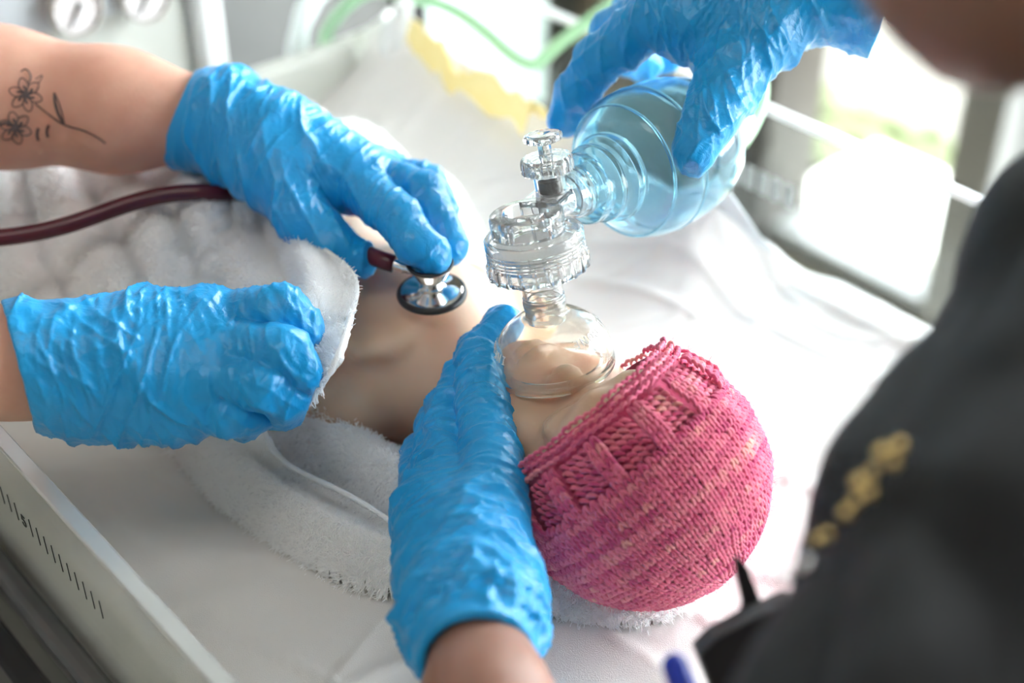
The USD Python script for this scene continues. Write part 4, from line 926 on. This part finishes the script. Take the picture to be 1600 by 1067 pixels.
# ---------------------------------------------------------------- things behind the bed
mc = thing('control_panel', 'cream medical machine with two round pressure gauges at the foot of the bed', 'medical machine')
LP0 = .955
obj('body', boxz(LP0, LP0 + .25, .02, .498, .05, .55, .012), cream_plastic, mc, smooth=30)
obj('side_frame', boxz(LP0 - .014, LP0 + .26, .498, .520, .03, .56, .006), white_plastic, mc, smooth=30)
obj('front_plate', boxz(LP0 - .008, LP0 + .01, .03, .497, .125, .54, .004), plain('pale_grey_plate', (.44, .47, .49), .4, bump=(150, .0001)), mc, smooth=30)
def gauge(u, v, r, needle):
    o = spot(u, v, 1.0); rdir = o - EYE; t = ((LP0 - .010) - EYE @ LD) / (rdir @ LD); c = EYE + rdir * t
    A_ = np.array([PD, UP, -LD])
    g = obj('gauge', lathe(np.array([(.0001, -.002), (r, -.002), (r * 1.06, .002), (r * 1.06, .012), (r * .95, .013), (r * .93, .009), (.0001, .009)]), c, -LD, 48, hint=PD), plain(numbered('gauge_bezel').replace('/', ''), (.45, .43, .40), .35, .3, bump=(200, .0001)), mc, smooth=30)
    obj('dial', lathe(np.array([(.0001, .0092), (r * .92, .0092), (r * .92, .0098), (.0001, .0098)]), c, -LD, 40, hint=PD), plain(numbered('gauge_dial').replace('/', ''), (.66, .63, .62), .5, bump=(200, .0001)), g, smooth=30)
    d = PD * math.cos(needle) + UP * math.sin(needle)
    obj('needle', tube([c - LD * .0115 - d * r * .25, c - LD * .0115 + d * r * .75], [.0016, .0006], 6), print_black, g, smooth=True)
    for k in range(11):
        a_ = math.radians(225 - 27 * k); e = PD * math.cos(a_) + UP * math.sin(a_)
        obj('tick', box(c - LD * .0100 + e * r * .78, (r * .16, .0008, .0005), np.array([e, np.cross(-LD, e), -LD])), print_black, g, smooth=False)
gauge(110, 8, .0195, math.radians(238)); gauge(218, -12, .0195, math.radians(238))
gb = thing('dark_equipment', 'dark grey equipment cabinet behind the foot of the bed, right of the cream machine', 'cabinet')
dk = plain('dark_grey_case', (.17, .17, .168), .5, bump=(80, .0002)); bk = plain('black_case', (.012, .012, .013), .5, bump=(80, .0002))
obj('case', boxz(1.10, 1.35, .53, .80, -.60, .50, .01), dk, gb, smooth=30)
obj('side_panel', boxz(1.09, 1.36, .80, .835, -.62, .52, .006), bk, gb, smooth=30)
obj('foot', boxz(1.10, 1.35, .54, .82, -.949, -.60, .01), bk, gb, smooth=30)
wt = thing('breathing_hose', 'white corrugated hose arching over the dark cabinet', 'hose')
pts = spline([spot(462, 92, 1.20), spot(470, 40, 1.20), spot(492, -5, 1.21), spot(540, -45, 1.22), bed(1.14, .64, .54), bed(1.20, .68, .56), bed(1.24, .70, .512)], 80)
obj('hose', tube(pts, .0085 + .0008 * np.sin(np.arange(80) * 1.6), 16), white_tube_mat, wt, smooth=True)
bt = thing('white_bottle', 'white plastic bottle standing at the foot of the sheet', 'bottle')
bo = spot(622, 88, 1.18)
obj('body', lathe(np.array([(.0001, -.016), (.013, -.016), (.0155, -.013), (.0155, .024), (.012, .032), (.0065, .036), (.0065, .040), (.0001, .040)]), bo, UP * 1.0 + RT * .15, 40), white_plastic, bt, smooth=35)
obj('cap', lathe(np.array([(.0001, .037), (.0078, .037), (.0078, .047), (.006, .049), (.0001, .049)]), bo, UP + RT * .15, 32), white_plastic, bt, smooth=35)
# crumpled things at the foot end
def crumple(corner, eu, ev, n, m, amp, scale, seed, drop=None):
    a_, b_ = np.meshgrid(np.linspace(0, 1, n), np.linspace(0, 1, m), indexing='ij')
    P_ = corner + a_[..., None] * eu + b_[..., None] * ev
    q = P_ * scale
    hgt = amp * (ridged(q, seed) ** 2 + .5 * ridged(q * 2.1, seed + 3) ** 3 + .15)
    if drop is not None: P_ = P_ + drop(a_, b_)[..., None] * UP
    return sheet(P_ + hgt[..., None] * UP, .0008)
pl = thing('plastic_wrapper', 'crumpled white plastic wrapper lying at the foot of the sheet', 'wrapper')
w0 = spotz(520, 150, .006)
obj('film', crumple(w0, spotz(660, 118, .006) - w0, spotz(505, 105, .006) - w0, 60, 50, .030, 22, 5), plain('white_film', (.86, .86, .82), .35, bump=(100, .0005)), pl, smooth=50)
yg = thing('yellow_gown', 'folded pale yellow cloth lying along the far edge of the sheet', 'cloth')
y0, y1, y2 = spotz(632, 96, .060), spotz(690, 90, .072), spotz(815, 232, .060)
obj('cloth', crumple(y0, y2 - y0, (y1 - y0) * .62, 90, 40, .016, 30, 9, lambda a_, b_: .018 * np.sin(PI * b_) + .006 * np.sin(a_ * 14) - .004), yellow_cloth, yg, smooth=50)
bp = thing('folded_pad', 'pale blue-white absorbent pad leaning against the far panel under the bag', 'pad')
al, be = np.meshgrid(np.linspace(0, 1, 60), np.linspace(0, 1, 50), indexing='ij')
c00, c01, c10, c11 = spotz(1232, 432, .006), spotz(1128, 286, .072), spotz(925, 470, .006), spotz(985, 330, .030)
Pp = (1 - al)[..., None] * ((1 - be)[..., None] * c00 + be[..., None] * c01) + al[..., None] * ((1 - be)[..., None] * c10 + be[..., None] * c11)
Pp = Pp + (.004 * np.sin(PI * al) * np.sin(PI * be) + .004 * ridged(Pp * 26, 3) ** 3)[..., None] * UP
obj('sheet', sheet(Pp, .0015), pad_mat, bp, smooth=50)
